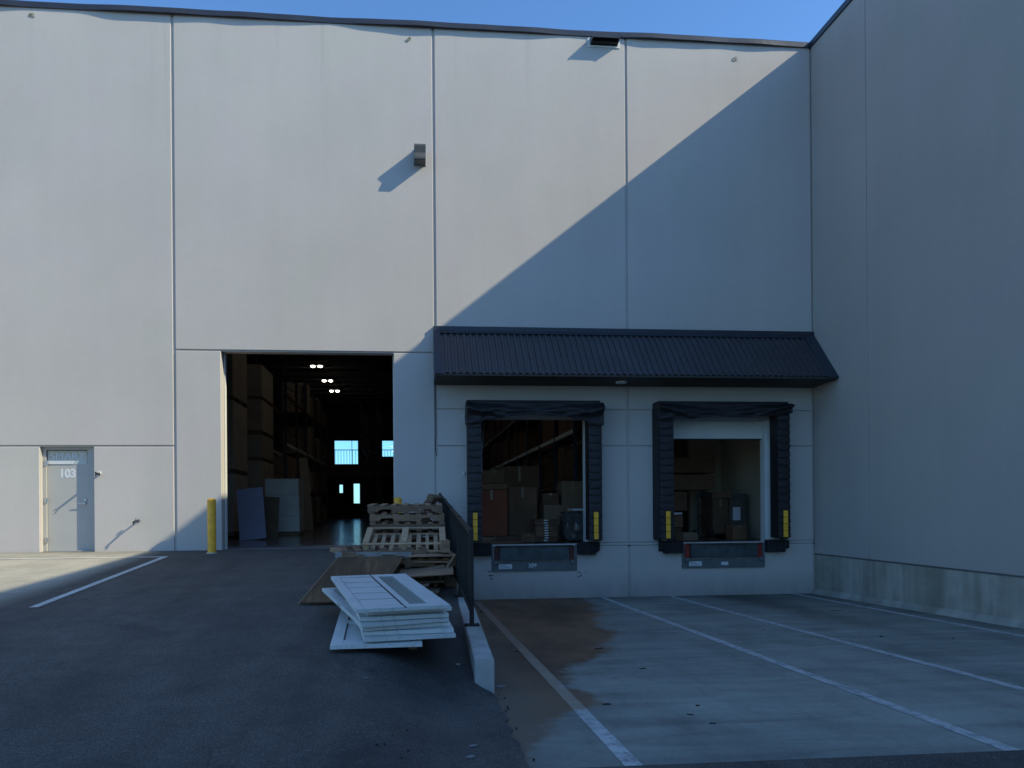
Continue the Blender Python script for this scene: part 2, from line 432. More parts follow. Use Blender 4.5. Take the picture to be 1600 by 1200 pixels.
for i in range(len(xs)-1):
    for j in range(len(ys)-1):
        cx, cy = (xs[i]+xs[i+1])/2, (ys[j]+ys[j+1])/2
        if .765 < cx < 9.05 and -10.52 < cy < 0: continue
        if cx > .67 and cx < .765 and cy > -8.4 and cy < 0: continue
        bm.faces.new((V[i, j], V[i+1, j], V[i+1, j+1], V[i, j+1]))
g = MB(); g.bm.free(); g.bm = bm
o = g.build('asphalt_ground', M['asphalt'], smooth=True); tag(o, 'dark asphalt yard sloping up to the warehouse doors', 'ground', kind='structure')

# concrete truck pit: ragged near edge
rows = []
ny = 44
for j in range(ny+1):
    y = -10.55 + (10.55)*j/ny
    rows.append([(x, y + (random.uniform(-.03, .03) if j == 0 else 0) - (.35*((x-.7)/8.3) if j == 0 else 0)*0, pit_z(y)) for x in [.74+8.30*i/60 for i in range(61)]])
g = MB(); g.grid(rows)
for i in range(60):      # broken front edge
    a, b = rows[0][i], rows[0][i+1]
    g.poly([a, b, (b[0], b[1], b[2]-.25), (a[0], a[1], a[2]-.25)])
o = g.build('loading_pit_pavement', M['pit'])
tag(o, 'stained concrete truck apron in front of the two docks', 'pavement', kind='structure')

def line_strip(name, pts, w, label, zf, group='white lines painted in the loading pit', mat='line', dz=.004):
    g = MB(); L = []
    N = 24
    (x0, y0), (x1, y1) = pts
    d = Vector((x1-x0, y1-y0)); nrm = Vector((-d.y, d.x)).normalized()*w/2
    for i in range(N+1):
        t = i/N; x = x0+d.x*t; y = y0+d.y*t
        r1 = 1+random.uniform(-.04, .04)
        L.append([(x-nrm.x*r1, y-nrm.y*r1, zf(x-nrm.x, y-nrm.y)+dz), (x+nrm.x*r1, y+nrm.y*r1, zf(x+nrm.x, y+nrm.y)+dz)])
    g.grid(L); o = g.build(name, M[mat]); tag(o, label, 'road marking', group, 'structure'); return o
pz = lambda x, y: pit_z(y)
line_strip('painted_line', ((1.38, -.3), (1.45, -10.5)), .12, 'white line nearest the black fence crossing the brown stain', pz)
line_strip('painted_line', ((4.15, -.06), (4.12, -10.5)), .12, 'white line running between the two loading docks', pz)
line_strip('painted_line', ((5.66, -.06), (5.73, -10.5)), .12, 'white line starting under the dock with the white door', pz)
line_strip('painted_line', ((8.48, -.06), (8.22, -10.5)), .12, 'white line nearest the concrete base of the side building', pz)
def az(x, y): return ground_z(x, y)
line_strip('parking_line', ((-4.68, -1.0), (-4.62, -5.9)), .11, 'slanting white parking line in shade on the asphalt', az, 'white parking lines on the asphalt', 'roadpaint', dz=.006)
line_strip('parking_line', ((-13., -1.05), (-4.74, -1.05)), .10, 'white parking line along the wall crossing into sun', az, 'white parking lines on the asphalt', 'roadpaint', dz=.006)

# ------------------------------------------------------------------ main building
B = empty('warehouse_building'); tag(B, 'long grey concrete panel warehouse with open big doorway and dock doors', 'building')
XL, XR, TOP = -14.0, 8.985, 11.10
ch = .011
g = MB()
def tile(x0, x1, z0, z1, y1=.03): g.box(x0, x1, 0, y1, z0, z1, ch)
# panel left of the man door, and further left
tile(XL, -11.0, 2.17, TOP); tile(XL, -11.0, -.6, 2.145)
tile(-10.96, -4.835, 2.17, TOP)
tile(-10.96, -7.475, -.6, 2.145); tile(-6.42, -4.835, -.6, 2.145)
# panel with the big doorway
tile(-4.785, .545, 4.155, TOP)
tile(-4.785, -3.88, -.6, 4.13); tile(-.315, .545, -.6, 4.13)
# dock panels
for x0, x1, d0, d1 in ((.595, 4.745, 1.45, 3.93), (4.79, XR, 5.62, 8.06)):
    tile(x0, x1, 2.955, TOP); tile(x0, x1, -1.35, .045)
    tile(x0, d0, .062, 2.15); tile(d1, x1, .062, 2.15)
    tile(x0, d0, 2.168, 2.937); tile(d1, x1, 2.168, 2.937)
    g.box(d0, d1, .012, .03, 2.75, 2.937)
o = g.build('wall', M['wall'], B)
# core behind the skin (shows in the joints) with the openings left free
g = MB()
Y0, Y1 = .0301, .25
g.box(XL, -7.475, Y0, Y1, -.6, TOP); g.box(-7.475, -6.42, Y0, Y1, 2.145, TOP)
g.box(-6.42, -3.88, Y0, Y1, -.6, TOP); g.box(-3.88, -.315, Y0, Y1, 4.13, TOP)
g.box(-.315, 1.45, Y0, Y1, -1.35, TOP)
g.box(1.45, 3.93, Y0, Y1, -1.35, -.02); g.box(1.45, 3.93, Y0, Y1, 2.75, TOP)
g.box(3.93, 5.62, Y0, Y1, -1.35, TOP)
g.box(5.62, 8.06, Y0, Y1, -1.35, -.02); g.box(5.62, 8.06, Y0, Y1, 2.75, TOP)
g.box(8.06, 9.029, Y0, Y1, -1.35, TOP)
g.build('wall_core', M['wall'], B)
# coping, slightly buckled so that its shadow waves
random.seed(11)
g = MB(); rows = []
N = 120
for i in range(N+1):
    x = XL + (9.0-XL)*i/N
    wv = .024*math.sin(x*1.15+.6)+.014*math.sin(x*2.3+1.9)+.006*math.sin(x*5.1)
    p = .062 + wv
    zz = 11.16
    rows.append([(x, .30, zz+.01), (x, -p*.6-.01, zz), (x, -p*.6-.018, zz-.02), (x, -p-.0, 11.045), (x, -p+.012, 11.04), (x, -.004, 11.055)])
g.grid(rows); g.build('coping', M['coping'], B)
# roof, floor, inner walls
g = MB(); g.box(XL, 9.0, .251, 55, 10.55, 10.75); g.build('roof', M['deck'], B)
g = MB()
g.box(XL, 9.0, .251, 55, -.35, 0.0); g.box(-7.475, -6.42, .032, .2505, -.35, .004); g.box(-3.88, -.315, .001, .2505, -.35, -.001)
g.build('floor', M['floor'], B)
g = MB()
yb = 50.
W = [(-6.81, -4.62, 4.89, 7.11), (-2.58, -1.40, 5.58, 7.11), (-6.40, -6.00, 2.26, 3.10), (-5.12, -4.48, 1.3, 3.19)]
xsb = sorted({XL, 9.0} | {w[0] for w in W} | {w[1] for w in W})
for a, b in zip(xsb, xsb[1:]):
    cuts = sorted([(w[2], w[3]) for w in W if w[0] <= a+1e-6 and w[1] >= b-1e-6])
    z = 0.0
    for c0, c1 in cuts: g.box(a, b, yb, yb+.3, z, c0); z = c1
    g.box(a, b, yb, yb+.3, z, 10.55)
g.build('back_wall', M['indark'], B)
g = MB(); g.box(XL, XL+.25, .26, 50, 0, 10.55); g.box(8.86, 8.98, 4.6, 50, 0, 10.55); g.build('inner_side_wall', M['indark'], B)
g = MB(); g.box(8.86, 8.98, .26, 4.55, .001, 10.5); g.box(7.95, 8.86, 4.4, 4.55, .001, 5.5); g.build('inner_partition', M['inwall'], B)
for (a, b, c, d) in W:
    fr = MB(); t = .05
    fr.box(a, a+t, yb-.02, yb+.04, c, d); fr.box(b-t, b, yb-.02, yb+.04, c, d)
    fr.box(a+t, b-t, yb-.02, yb+.04, c, c+t); fr.box(a+t, b-t, yb-.02, yb+.04, d-t, d)
    if b-a > 2: fr.box(a+(b-a)*.72, a+(b-a)*.72+.05, yb-.02, yb+.04, c+t, d-t)
    f = fr.build('window', M['railmetal'], B)
    gp = MB(); gp.box(a+t, b-t, yb+.1, yb+.11, c+t, d-t); gp.build('pane', M['glass'], f)
# mezzanine edge and guard rail
g = MB(); g.box(XL+.3, 8.8, 44., 49.9, 3.6, 3.95); g.build('mezzanine', M['indark'], B)
g = MB(); g.box(XL+.3, 8.8, 43.98, 44.02, 5.70, 5.76); g.box(XL+.3, 8.8, 43.98, 44.02, 4.05, 4.1)
x = -9.
while x < 1.: g.box(x, x+.03, 43.985, 44.015, 3.95, 5.70); x += .24
g.build('railing', M['railmetal'], B)
# ceiling joists
jm = None
for k in range(24):
    y = 2.2+2.0*k
    if jm is None:
        g = MB(); g.box(XL+.3, 8.8, -.05, .05, 10.38, 10.5); g.box(XL+.3, 8.8, -.05, .05, 9.75, 9.84)
        for q in range(38):
            x0 = XL+.3+.6*q
            a, b = Vector((x0, 0, 9.84)), Vector((x0+.3, 0, 10.38)); g.cyl(a, b, .02, n=5)
            g.cyl(b, (x0+.6, 0, 9.84), .02, n=5)
        jm = g.build('roof_joist', M['deck'], B, loc=(0, y, 0))
    else:
        c = jm.copy(); COL.objects.link(c); c.parent = B; c.location = (0, y, 0)
# big doorway: white guides
g = MB(); g.box(-3.878, -3.858, .251, .37, 0, 4.2, .004); g.build('door_guide', M['jambwhite'], B)
g = MB(); g.box(-.337, -.318, .251, .37, 0, 4.2, .004); g.build('door_guide', M['jambwhite'], B)
# wall patches / lifting-insert marks
for px, pz_, s in ((-7.55, 10.89, .05), (.05, 10.79, .05), (7.24, 10.73, .055)):
    g = MB()
    for q in range(4):
        a = random.uniform(0, 6.28); g.cyl((px+.03*math.cos(a), -.012, pz_+.03*math.sin(a)), (px+.03*math.cos(a), .002, pz_+.03*math.sin(a)), s*random.uniform(.4, .8), n=7)
    g.build('filled_insert', M['base'], B)
def blotch(cx, cz, seeds):
    for dx, dz, w, h in seeds:
        g = MB(); g.prism([(cx+dx+w/2*math.cos(q*.9)*random.uniform(.6, 1.2), cz+dz+h/2*math.sin(q*.9)*random.uniform(.6, 1.2)) for q in range(7)], 'y', -.002, .001)
        g.build('scuff_mark', M['joint'], B)
blotch(1.71, -.62, [(-.02, .09, .07, .04), (.05, .12, .03, .05), (-.09, .12, .03, .03), (0, 0, .11, .05), (.02, -.07, .08, .04), (.06, .0, .05, .03)])
blotch(3.65, -.61, [(0, .03, .09, .025), (-.01, -.06, .10, .03), (.04, -.02, .03, .09), (.14, .03, .03, .04)])

# man door
D = MB(); D.box(-7.40, -6.60, .17, .215, .015, 2.08, .003); D = D.build('door', M['doorpaint'], B)
g = MB()
g.box(-7.474, -7.405, .12, .245, .005, 2.144, .003); g.box(-6.595, -6.421, .12, .245, .005, 2.144, .003)
g.box(-7.405, -6.595, .12, .245, 2.09, 2.144, .003); g.box(-7.405, -6.595, .12, .16, .005, .02)
g.build('frame', M['doorframe'], D)
g = MB(); g.box(-7.39, -6.62, .160, .172, 1.79, 2.07, .002); g.build('glass_lite', M['doorpane'], D)
g = MB(); g.prism([(-7.385, 1.80), (-6.90, 1.80), (-6.86, 1.865), (-7.385, 1.865)], 'y', .1545, .161); g.build('window_sticker', M['label'], D)
text('window_lettering', 'SMART', .20, M['label'], D, Matrix.Translation((-7.0, .157, 1.955)) @ FACE, 0, .001, 1.12)
text('house_number', '103', .235, M['label'], D, Matrix.Translation((-7.01, .167, 1.60)) @ FACE, .013, .001, .95)
for z in (1.82, 1.05, .24):
    g = MB(); g.cyl((-7.405, .11, z-.055), (-7.405, .11, z+.055), .014); g.box(-7.44, -7.37, .112, .122, z-.05, z+.05); g.build('hinge', M['chrome'], D)
g = MB(); g.cyl((-6.66, .10, .985), (-6.66, .17, .985), .022); g.cyl((-6.66, .105, .985), (-6.79, .10, .985), .010); g.cyl((-6.655, .14, 1.06), (-6.655, .171, 1.06), .026)
g.build('handle', M['chrome'], D)

# canopy over the docks
CX0, CX1 = .53, 8.99
g = MB(); rows = []
n_r = 60; P = (CX1-.26-(CX0+.14))/n_r
xx = []; x = CX0+.14
for k in range(n_r):
    x0 = x + k*P
    xx += [(x0, 0), (x0+P*.52, 0), (x0+P*.60, 1), (x0+P*.90, 1), (x0+P*.98, 0)]
xx.append((CX1-.26, 0))
a = Vector((-.03, 4.60)); b = Vector((-.95, 3.53)); nn = Vector((-(a.y-b.y), (a.x-b.x))).normalized()
if nn.x > 0: nn = -nn
for px_, h in xx:
    off = nn*(.028*h)
    rows.append([(px_, a.x+off.x, a.y+off.y), (px_, b.x+off.x, b.y+off.y)])
g.grid(rows); C = g.build('canopy', M['canopy'], B)
g = MB(); g.box(CX0, CX1, -.075, -.001, 4.60, 4.70, .004)
g.prism([(-.0755, 4.60), (-.03, 4.595), (-.10, 4.515), (-.135, 4.545)], 'x', CX0, CX1)
g.build('top_flashing', M['trim'], C)
for x0, x1 in ((CX0, CX0+.14), (CX1-.26, CX1)):
    g = MB(); g.prism([(a.x-.04, a.y+.02), (b.x-.03, b.y-.01), (b.x+.03, b.y-.03), (a.x, a.y-.04)], 'x', x0, x1)
    g.build('edge_trim', M['trim'], C)
for x0 in (CX0, CX1-.02):
    g = MB(); g.prism([(-.001, 4.598), (-.93, 3.50), (-.001, 3.48)], 'x', x0, x0+.02); g.build('gable_panel', M['trim'], C)
g = MB(); g.prism([(-.93, 3.53), (-.95, 3.525), (-.955, 3.485), (-.93, 3.478), (-.001, 3.458), (-.001, 3.472), (-.92, 3.492)], 'x', CX0+.021, CX1-.021)
g.build('soffit', M['soffit'], C)
g = MB(); g.cyl((4.46, -.5, 3.44), (4.46, -.5, 3.475), .11, .12, n=20)
o = g.build('soffit_lamp', M['whitemetal'])
tag(o, 'small round white lamp under the dark canopy soffit', 'lamp')

# white overhead door of the second dock
g = MB(); g.box(5.63, 8.02, .26, .30, 2.35, 2.745, .004); g.box(5.63, 8.02, .262, .298, 2.35, 2.36); od = g.build('overhead_door', M['whitemetal'], B)
g = MB(); g.box(5.63, 8.02, .262, .298, 2.325, 2.349); g.build('bottom_seal', M['rubber'], od)
g = MB(); g.box(7.93, 8.055, .12, .34, .0, 2.9, .004); g.build('door_track', M['whitemetal'], B)
g = MB(); g.box(3.82, 3.90, .12, .30, .0, 2.75, .004); g.build('door_track', M['whitemetal'], B)
g = MB(); g.tube([(1.62, .8, 2.7), (1.60, .5, 1.6)], .012); g.tube([(1.70, .9, 2.75), (1.58, .55, 1.7)], .010); g.build('door_cable', M['galv'], B)

# ------------------------------------------------------------------ side building
SB = empty('side_building', (9, 0, 0)); tag(SB, 'tall grey side building in full shade on a raw concrete base', 'building')
SB.location = (0, 0, 0)
g = MB()
ycuts = [-.003, -1.88, -9.4, -16.9, -24.4, -31.9, -39.4, -46.]
for y1, y0 in zip(ycuts, ycuts[1:]):
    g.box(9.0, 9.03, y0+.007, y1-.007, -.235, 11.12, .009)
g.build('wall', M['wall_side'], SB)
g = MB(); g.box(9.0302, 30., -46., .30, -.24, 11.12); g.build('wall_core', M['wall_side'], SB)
g = MB(); g.box(9.02, 30., -46., .025, -1.4, -.262, 0); 
g.build('concrete_base', M['base'], SB)
g = MB(); g.box(9.012, 9.4, -45.9, .02, -.262, -.24); g.build('joint_strip', M['joint'], SB)
g = MB(); g.prism([(8.90, -1.155), (9.02, -1.155), (9.02, -1.02), (8.985, -1.02)], 'y', -.02, -10.4)
for v in g.bm.verts: v.co.z += -.025*v.co.y
g.build('footing', M['base'], SB)
g = MB(); g.prism([(8.965, 11.05), (8.955, 11.16), (9.4, 11.18), (9.4, 11.125), (8.985, 11.125), (8.99, 11.04)], 'y', -46, -.003); g.build('coping', M['coping'], SB)
g = MB(); g.box(9.4, 30, -46, -.003, 11.121, 11.15); g.build('roof', M['deck'], SB)

# ------------------------------------------------------------------ wall fixtures
t = empty('wall_light', (.27, 0, 8.28)); tag(t, 'small boxy wall light high up beside the panel joint', 'wall light')
g = MB(); g.prism([(0, .16), (-.30, .15), (-.31, .11), (-.275, -.02), (-.305, -.12), (-.30, -.155), (0, -.155)], 'x', -.12, .12); g.build('housing', simple('bronze_fixture', (.12, .115, .105), .45, .1, 5., .3), t)
g = MB(); g.box(-.10, .10, -.27, -.02, -.165, -.156); g.build('lens', M['joint'], t)
g = MB(); g.box(-.135, .135, -.012, 0, -.17, .175, .003); g.build('back_plate', M['galv'], t)

t = empty('wall_vent', (4.28, 0, 10.98)); tag(t, 'white framed hooded vent just under the roof coping', 'vent')
g = MB(); g.box(-.36, .36, -.012, 0, -.16, .055, .003); g.build('flange', M['jambwhite'], t)
g = MB(); g.prism([(-.012, .03), (-.20, -.045), (-.20, -.06), (-.012, .012)], 'x', -.30, .30)
for a_ in (-.30, .285): g.prism([(-.012, .012), (-.20, -.06), (-.20, -.085), (-.012, -.12)], 'x', a_, a_+.015)
g.build('hood', M['coping'], t)
g = MB(); g.box(-.285, .285, -.03, -.0125, -.115, .01)
for k in range(4): g.box(-.28, .28, -.12, -.03, -.10+k*.022, -.097+k*.022)
g.build('louvre', M['rubber'], t)
g = MB(); g.box(-.30, .34, -.018, -.0122, -.155, -.147); g.build('drip_edge', M['jambwhite'], t)

t = empty('pipe_spigot', (-5.55, 0, .62)); tag(t, 'black hose spigot low on the sunlit wall casting a long shadow', 'spigot')
g = MB(); g.cyl((0, 0, 0), (0, -.17, .0), .016); g.cyl((0, -.16, 0), (0, -.26, -.03), .02); g.cyl((0, -.24, -.03), (0, -.255, -.075), .014); g.build('pipe', M['rubber'], t)
g = MB(); g.cyl((0, -.15, .0), (0, -.15, .045), .007); g.cyl((0, -.15, .045), (0, -.15, .055), .028); g.build('valve_wheel', M['chrome'], t)
g = MB(); g.cyl((0, -.008, 0), (0, 0, 0), .04); g.build('escutcheon', M['galv'], t)
t = empty('hose_hook', (-6.30, 0, 1.585)); tag(t, 'short white capped hook on the wall right of door', 'hook')
g = MB(); g.cyl((0, 0, 0), (0, -.18, 0), .022); g.cyl((0, -.18, -.01), (0, -.22, .03), .012); g.cyl((0, -.18, -.0), (0, -.22, -.05), .010); g.build('arm', M['rubber'], t)
g = MB(); g.box(-.03, .03, -.03, 0, -.01, .05, .006); g.build('cap', M['whitemetal'], t)
for z, lab in ((2.775, 'upper of two tiny white boxes beside the dock seal near the fence'), (1.57, 'lower of two tiny white boxes beside the dock seal near the fence')):
    t = empty('sensor_box', (1.17, 0, z)); tag(t, lab, 'sensor', 'small white sensor boxes')
    g = MB(); g.box(-.022, .022, -.04, 0, -.035, .035, .006); g.build('case', M['whitemetal'], t)
    g = MB(); g.cyl((0, -.046, 0), (0, -.04, 0), .012); g.build('eye', M['ink'], t)
# conduit on the wall beside the canopy
g = MB(); g.tube([(.565, -.012, 3.45), (.57, -.014, 2.4), (.555, -.016, 2.2), (.575, -.012, 1.95)], .009); o = g.build('drain_cord', M['ink']); tag(o, 'thin dark cord hanging down the joint below canopy', 'cord')

# bollards
def bollard(x, y, lab, first=None):
    if first:
        t = copy_tree(first); t.location = (x, y, .06*y)
    else:
        t = empty('bollard', (x, y, .06*y))
        g = MB(); g.cyl((0, 0, -.1), (0, 0, 1.06), .083, n=28)
        g.build('post', M['yellow2'], t, smooth=False)
        g = MB(); g.sphere((0, 0, 1.06), .082, 24, 12, (1, 1, .45)); g.build('cap', M['yellow2'], t, True)
        g = MB(); g.cyl((0, 0, -.02), (0, 0, .012), .13, .10, n=24); g.build('footing', M['kerb'], t)
    tag(t, lab, 'bollard', 'yellow bollards beside the big doorway'); return t
b0 = bollard(-3.95, -.5, 'yellow steel bollard standing free beside the left jamb')
bollard(-.24, -.5, 'yellow bollard almost hidden behind the tall pallet stack', b0)

# ------------------------------------------------------------------ dock seals, levelers, bumpers
def dock(x0, x1, droop, seed, lab, inner0, inner1, redm):
    random.seed(seed)
    cx = (x0+x1)/2
    t = empty('dock_seal', (cx, 0, 0)); tag(t, lab, 'dock seal', 'black fabric dock seals')
    D_ = .36
    # backing frame
    g = MB()
    g.box(x0-cx, x0-cx+.06, -D_+.1, -.001, .10, 3.04); g.box(x1-cx-.06, x1-cx, -D_+.1, -.001, .10, 3.04)
    g.box(x0-cx-.02, x1-cx-.03, -D_-.01, -.001, 3.045, 3.09, .004)
    g.build('frame', M['vinyl2'], t)
    for k in range(5):
        pass
    # side pads: overlapping wear pleats
    for sgn, (a, b) in ((-1, (x0+.005, inner0)), (1, (inner1, x1-.005))):
        a -= cx; b -= cx
        g = MB(); g.box(a, b, -D_+.04, -.30+.29, .13, 2.98); sp = g.build('side_pad', M['vinyl'], t)
        z = .14; k = 0
        g = MB()
        nP = 17; H = (2.86-.14)/nP
        for k in range(nP):
            z0 = .14+k*H+random.uniform(-.012, .012); top = z0+H*1.2; sg = random.uniform(.5, 1.6); tl = random.uniform(-.010, .010)
            rows = []
            for j in range(7):
                v = j/6.
                row = []
                for i in range(9):
                    u = i/8.
                    sag = .020*math.sin(math.pi*u)*(1-v)*sg + tl*(u-.5)
                    zz = z0 + (top-z0)*v - sag + random.uniform(-.002, .002)
                    bul = .012*math.sin(math.pi*min(1, v*1.1+.05)) + .036*(1-v)
                    yy = -D_+.035 - bul - .008*math.sin(math.pi*u) + random.uniform(-.003, .003)
                    row.append((a-.006+(b-a+.012)*u, yy, zz))
                rows.append(row)
            g.grid(rows)
            # pleat lower lip and sides
            e = rows[0]; g.grid([e, [(p[0], -D_+.05, p[2]+.012) for p in e]])
            for c in (0, -1):
                col_ = [r[c] for r in rows]; g.grid([col_, [(p[0], -D_+.06, p[1+1]) for p in col_]])
        g.build('pleats', M['vinyl'], sp, smooth=False)
        # yellow guide strip
        gx = (1.36 if x0 < 3 else 5.50) if sgn < 0 else (3.93 if x0 < 3 else 8.12)
        g = MB()
        for q in range(4): g.box(gx-cx-.047, gx-cx+.047, -D_-.052, -D_-.025, .155+q*.146, .155+q*.146+.138, .004)
        g.build('guide_strip', M['yellow'], sp)
    # header curtain: sagging cloth
    rows = []; NU, NV = 64, 22
    for j in range(NV+1):
        v = j/NV; row = []
        for i in range(NU+1):
            u = i/NU; x = x0-cx-.03+(x1-x0+.06)*u
            hang = droop(u)
            z = 3.045 - hang*v
            e = abs(u-.5)*2
            fold = .034*math.sin(6.5*(v*1.2+.8*e) + 1.2)*math.sin(math.pi*v)**.6 * (.6+.6*e)
            fold += .018*math.sin(11*(v - 1.2*e*e)+2.)*v
            fold += .010*math.sin(27*u+5*v)*v
            e2 = min(u, 1-u)
            fold += .055*math.exp(-((v-.25-min(.75, e2/.30*.75))/.13)**2)*(1 if e2 < .42 else max(0, 1-(e2-.42)/.08)) - .03*math.exp(-((u-.5)/.16)**2-((v-.55)/.22)**2)
            y = -D_-.05 - .05*math.sin(math.pi*min(1, v*1.05)) - fold - .01*v
            row.append((x, y, z + .006*math.sin(19*u)*v))
        rows.append(row)
    g = MB(); g.grid(rows)
    g.grid([[(p[0], -.02, p[2]) for p in [r[0] for r in rows]], [r[0] for r in rows]])
    g.grid([[r[-1] for r in rows], [(p[0], -.02, p[2]) for p in [r[-1] for r in rows]]])
    g.grid([rows[0], [(p[0], -.02, 3.045) for p in rows[0]]])
    g.grid([rows[-1], [(p[0], -D_+.12, p[2]+.03) for p in rows[-1]]])
    g.build('header_curtain', M['vinyl'], t, smooth=True)
    return t
def droop1(u):
    e = abs(u-.5)*2
    return .355 + .10*sstep((e-.72)/.1) - .04*sstep((.8-e)/.5) + (.02 if u > .8 else 0) - .045*math.exp(-((u-.5)/.2)**2)
def droop2(u):
    return .30 + .03*math.sin(5*u+.4) + .02*math.sin(11*u) - .05*sstep((u-.8)/.2) + .03*sstep((.1-u)/.1)
dock(1.225, 4.075, droop1, 5, 'black dock seal with sagging header curtain nearest the fence', 1.50, 3.80, 0)
dock(5.335, 8.25, droop2, 6, 'black dock seal with crumpled header over the white overhead door', 5.64, 7.98, 1)
g = MB(); g.box(5.30, 5.332, -.34, -.001, .13, 2.95, .004); 
o = g.build('seal_side_board', M['vinyl2'], [q for q in bpy.data.objects if q.name.startswith('dock_seal')][-1]); o.location.x -= (5.335+8.25)/2

def leveler(x0, x1, zb, redm, lab, mark):
    cx = (x0+x1)/2; w = (x1-x0)/2
    t = empty('dock_leveler', (cx, 0, 0)); tag(t, lab, 'dock leveler', 'steel dock levelers')
    g = MB(); g.box(-w, w, -.035, -.0005, zb, zb+.20, .003)
    g.box(-w, -w+.045, -.035, -.0005, zb+.20, .03, .003); g.box(w-.045, w, -.035, -.0005, zb+.20, .03, .003)
    for s in (-1, 1): g.box(s*(w-.10)-.06, s*(w-.10)+.06, -.10, -.035, zb+.16, zb+.23, .004)
    g.build('frame', M['levframe'], t)
    g = MB(); g.box(-w+.18, w-.18, -.075, -.002, zb+.225, -.005, .006)
    for q in range(11): g.cyl((-w+.25+q*(2*w-.5)/10-.05, -.085, .0), (-w+.25+q*(2*w-.5)/10+.05, -.085, .0), .014, n=8)
    g.build('lip', M['steelplate'], t)
    for s in (-1, 1):
        g = MB(); g.box(s*(w-.115)-.055, s*(w-.115)+.055, -.03, -.002, zb+.22, .0, .003); g.build('toe_guard', M[redm], t)
    g = MB(); g.box(-w+.09, w-.09, -.10, .9, .004, .022, .003); g.build('deck', simple('worn_dock_deck', (.07, .06, .052), .6, .4, 4., .3, .3), t)
    g = MB(); g.box(-w+.15, -w+.44, -.0385, -.0352, zb+.05, zb+.15); lb = g.build('warning_label', M['label'], t)
    for q in range(3):
        g = MB(); g.box(-w+.18, -w+.40-.05*q, -.0395, -.0386, zb+.07+q*.025, zb+.078+q*.025); g.build('label_line', M['levframe'], lb)
    if mark: text('stencil_mark', 'XPB', .115, M['label'], t, Matrix.Translation((-.04, -.037, zb+.11)) @ FACE, .004, .001, .9)
    else:
        g = MB(); g.box(-.06, .10, -.0385, -.0352, zb+.06, zb+.135); g.build('small_label', M['label'], t)
leveler(1.74, 3.60, -.53, 'redd', 'dock leveler with worn dark plate and three letter mark nearest fence', True)
leveler(5.945, 7.83, -.525, 'red', 'dock leveler with bright red side strips under the white door', False)
def bumper(x0, x1, step, lab):
    cx = (x0+x1)/2; w = (x1-x0)/2
    t = empty('dock_bumper', (cx, 0, 0)); tag(t, lab, 'bumper', 'black rubber dock bumpers')
    g = MB(); n_ = 11
    for q in range(n_):
        a = -w+q*2*w/n_
        lo = -.19
        if step > 0 and q >= n_-2: lo = -.11
        if step < 0 and q <= 1: lo = -.11
        g.box(a+.002, a+2*w/n_-.002, -.15+random.uniform(-.006, .006), -.012, lo+random.uniform(-.005, .005), .075, .005)
    g.build('rubber_block', M['rubber'], t)
    g = MB(); g.box(-w, w, -.012, -.0005, -.15, .085); g.cyl((-w+.01, -.08, -.03), (w-.01, -.08, -.03), .012, n=8); g.build('steel_bracket', M['vinyl2'], t)
bumper(1.33, 1.73, 0, 'black rubber bumper right behind the fence end')
bumper(3.61, 4.08, 1, 'stepped black bumper right of the leveler with letter mark')
bumper(5.42, 5.935, -1, 'stepped black bumper left of the red striped leveler')
bumper(7.84, 8.34, 1, 'black rubber bumper nearest the side building')

# ------------------------------------------------------------------ ramp kerb and fence
def kx(y): return .60+.012*(y+8.4)
def kz(y): return -.592+(y+8.4)*(.332/4.4) if y < -4 else -.26+(y+4)*.07
t = empty('ramp_kerb_wall', (.69, -8.4, -.93)); t.location = (0, 0, 0)
tag(t, 'low concrete kerb wall between the asphalt ramp and pit', 'kerb')
g = MB(); rows = []
for k in range(22):
    y = -8.4+8.4*k/21
    x = kx(y); z = kz(y); w = .185; c = .012
    j = random.uniform(-.004, .004)
    rows.append([(x, y, -1.4), (x, y, z-c), (x+c, y, z+j*.5), (x+w-c, y, z+j*.5), (x+w, y, z-c), (x+w, y, -1.4)])
g.grid(rows); g.poly([p for p in rows[0]]); g.build('kerb', M['kerb'], t)
FZ = lambda y: .555+.083*(y+7.1)
fp = [(-7.08, .69), (-5.45, .668), (-3.8, .65), (-2.1, .64), (-.35, .63)]
t = empty('safety_fence', (0, 0, 0)); tag(t, 'black steel picket fence on the kerb beside the pallets', 'fence')
def fx(y): return .69+(y+7.08)*(-.06/6.73)
g = MB(); rr_ = []
for i in range(2):
    for (y0, _), (y1, _) in zip(fp, fp[1:]):
        for zo in (0., -.88):
            pass
for zo, hh, nm in ((0., .022, 'top_rail'), (-.90, .018, 'bottom_rail')):
    g = MB()
    for (y0, _), (y1, _) in zip(fp, fp[1:]):
        a = Vector((fx(y0), y0, FZ(y0)+zo)); b = Vector((fx(y1), y1, FZ(y1)+zo))
        v = []
        for p in (a, b):
            v.append([(p.x-hh, p.y, p.z-hh), (p.x+hh, p.y, p.z-hh), (p.x+hh, p.y, p.z+hh), (p.x-hh, p.y, p.z+hh), (p.x-hh, p.y, p.z-hh)])
        g.grid(v)
    g.build(nm, M['blackmetal'], t)
for y, _ in fp:
    g = MB(); x = fx(y); g.box(x-.025, x+.025, y-.025, y+.025, kz(y), FZ(y)+.035, .003); ps = g.build('post', M['blackmetal'], t)
    g = MB(); g.box(x-.085, x+.085, y-.06, y+.06, kz(y)-.004, kz(y)+.012, .002)
    for sx in (-.06, .06): g.cyl((x+sx, y-.035, kz(y)), (x+sx, y-.035, kz(y)+.03), .009, n=6)
    g.build('base_plate', M['blackmetal'], ps)
y = -7.0; kk = 0
pk = MB()
k = 0
picks = []
while y < -.35:
    if all(abs(y-q[0]) > .04 for q in fp): picks.append(y)
    y += .105
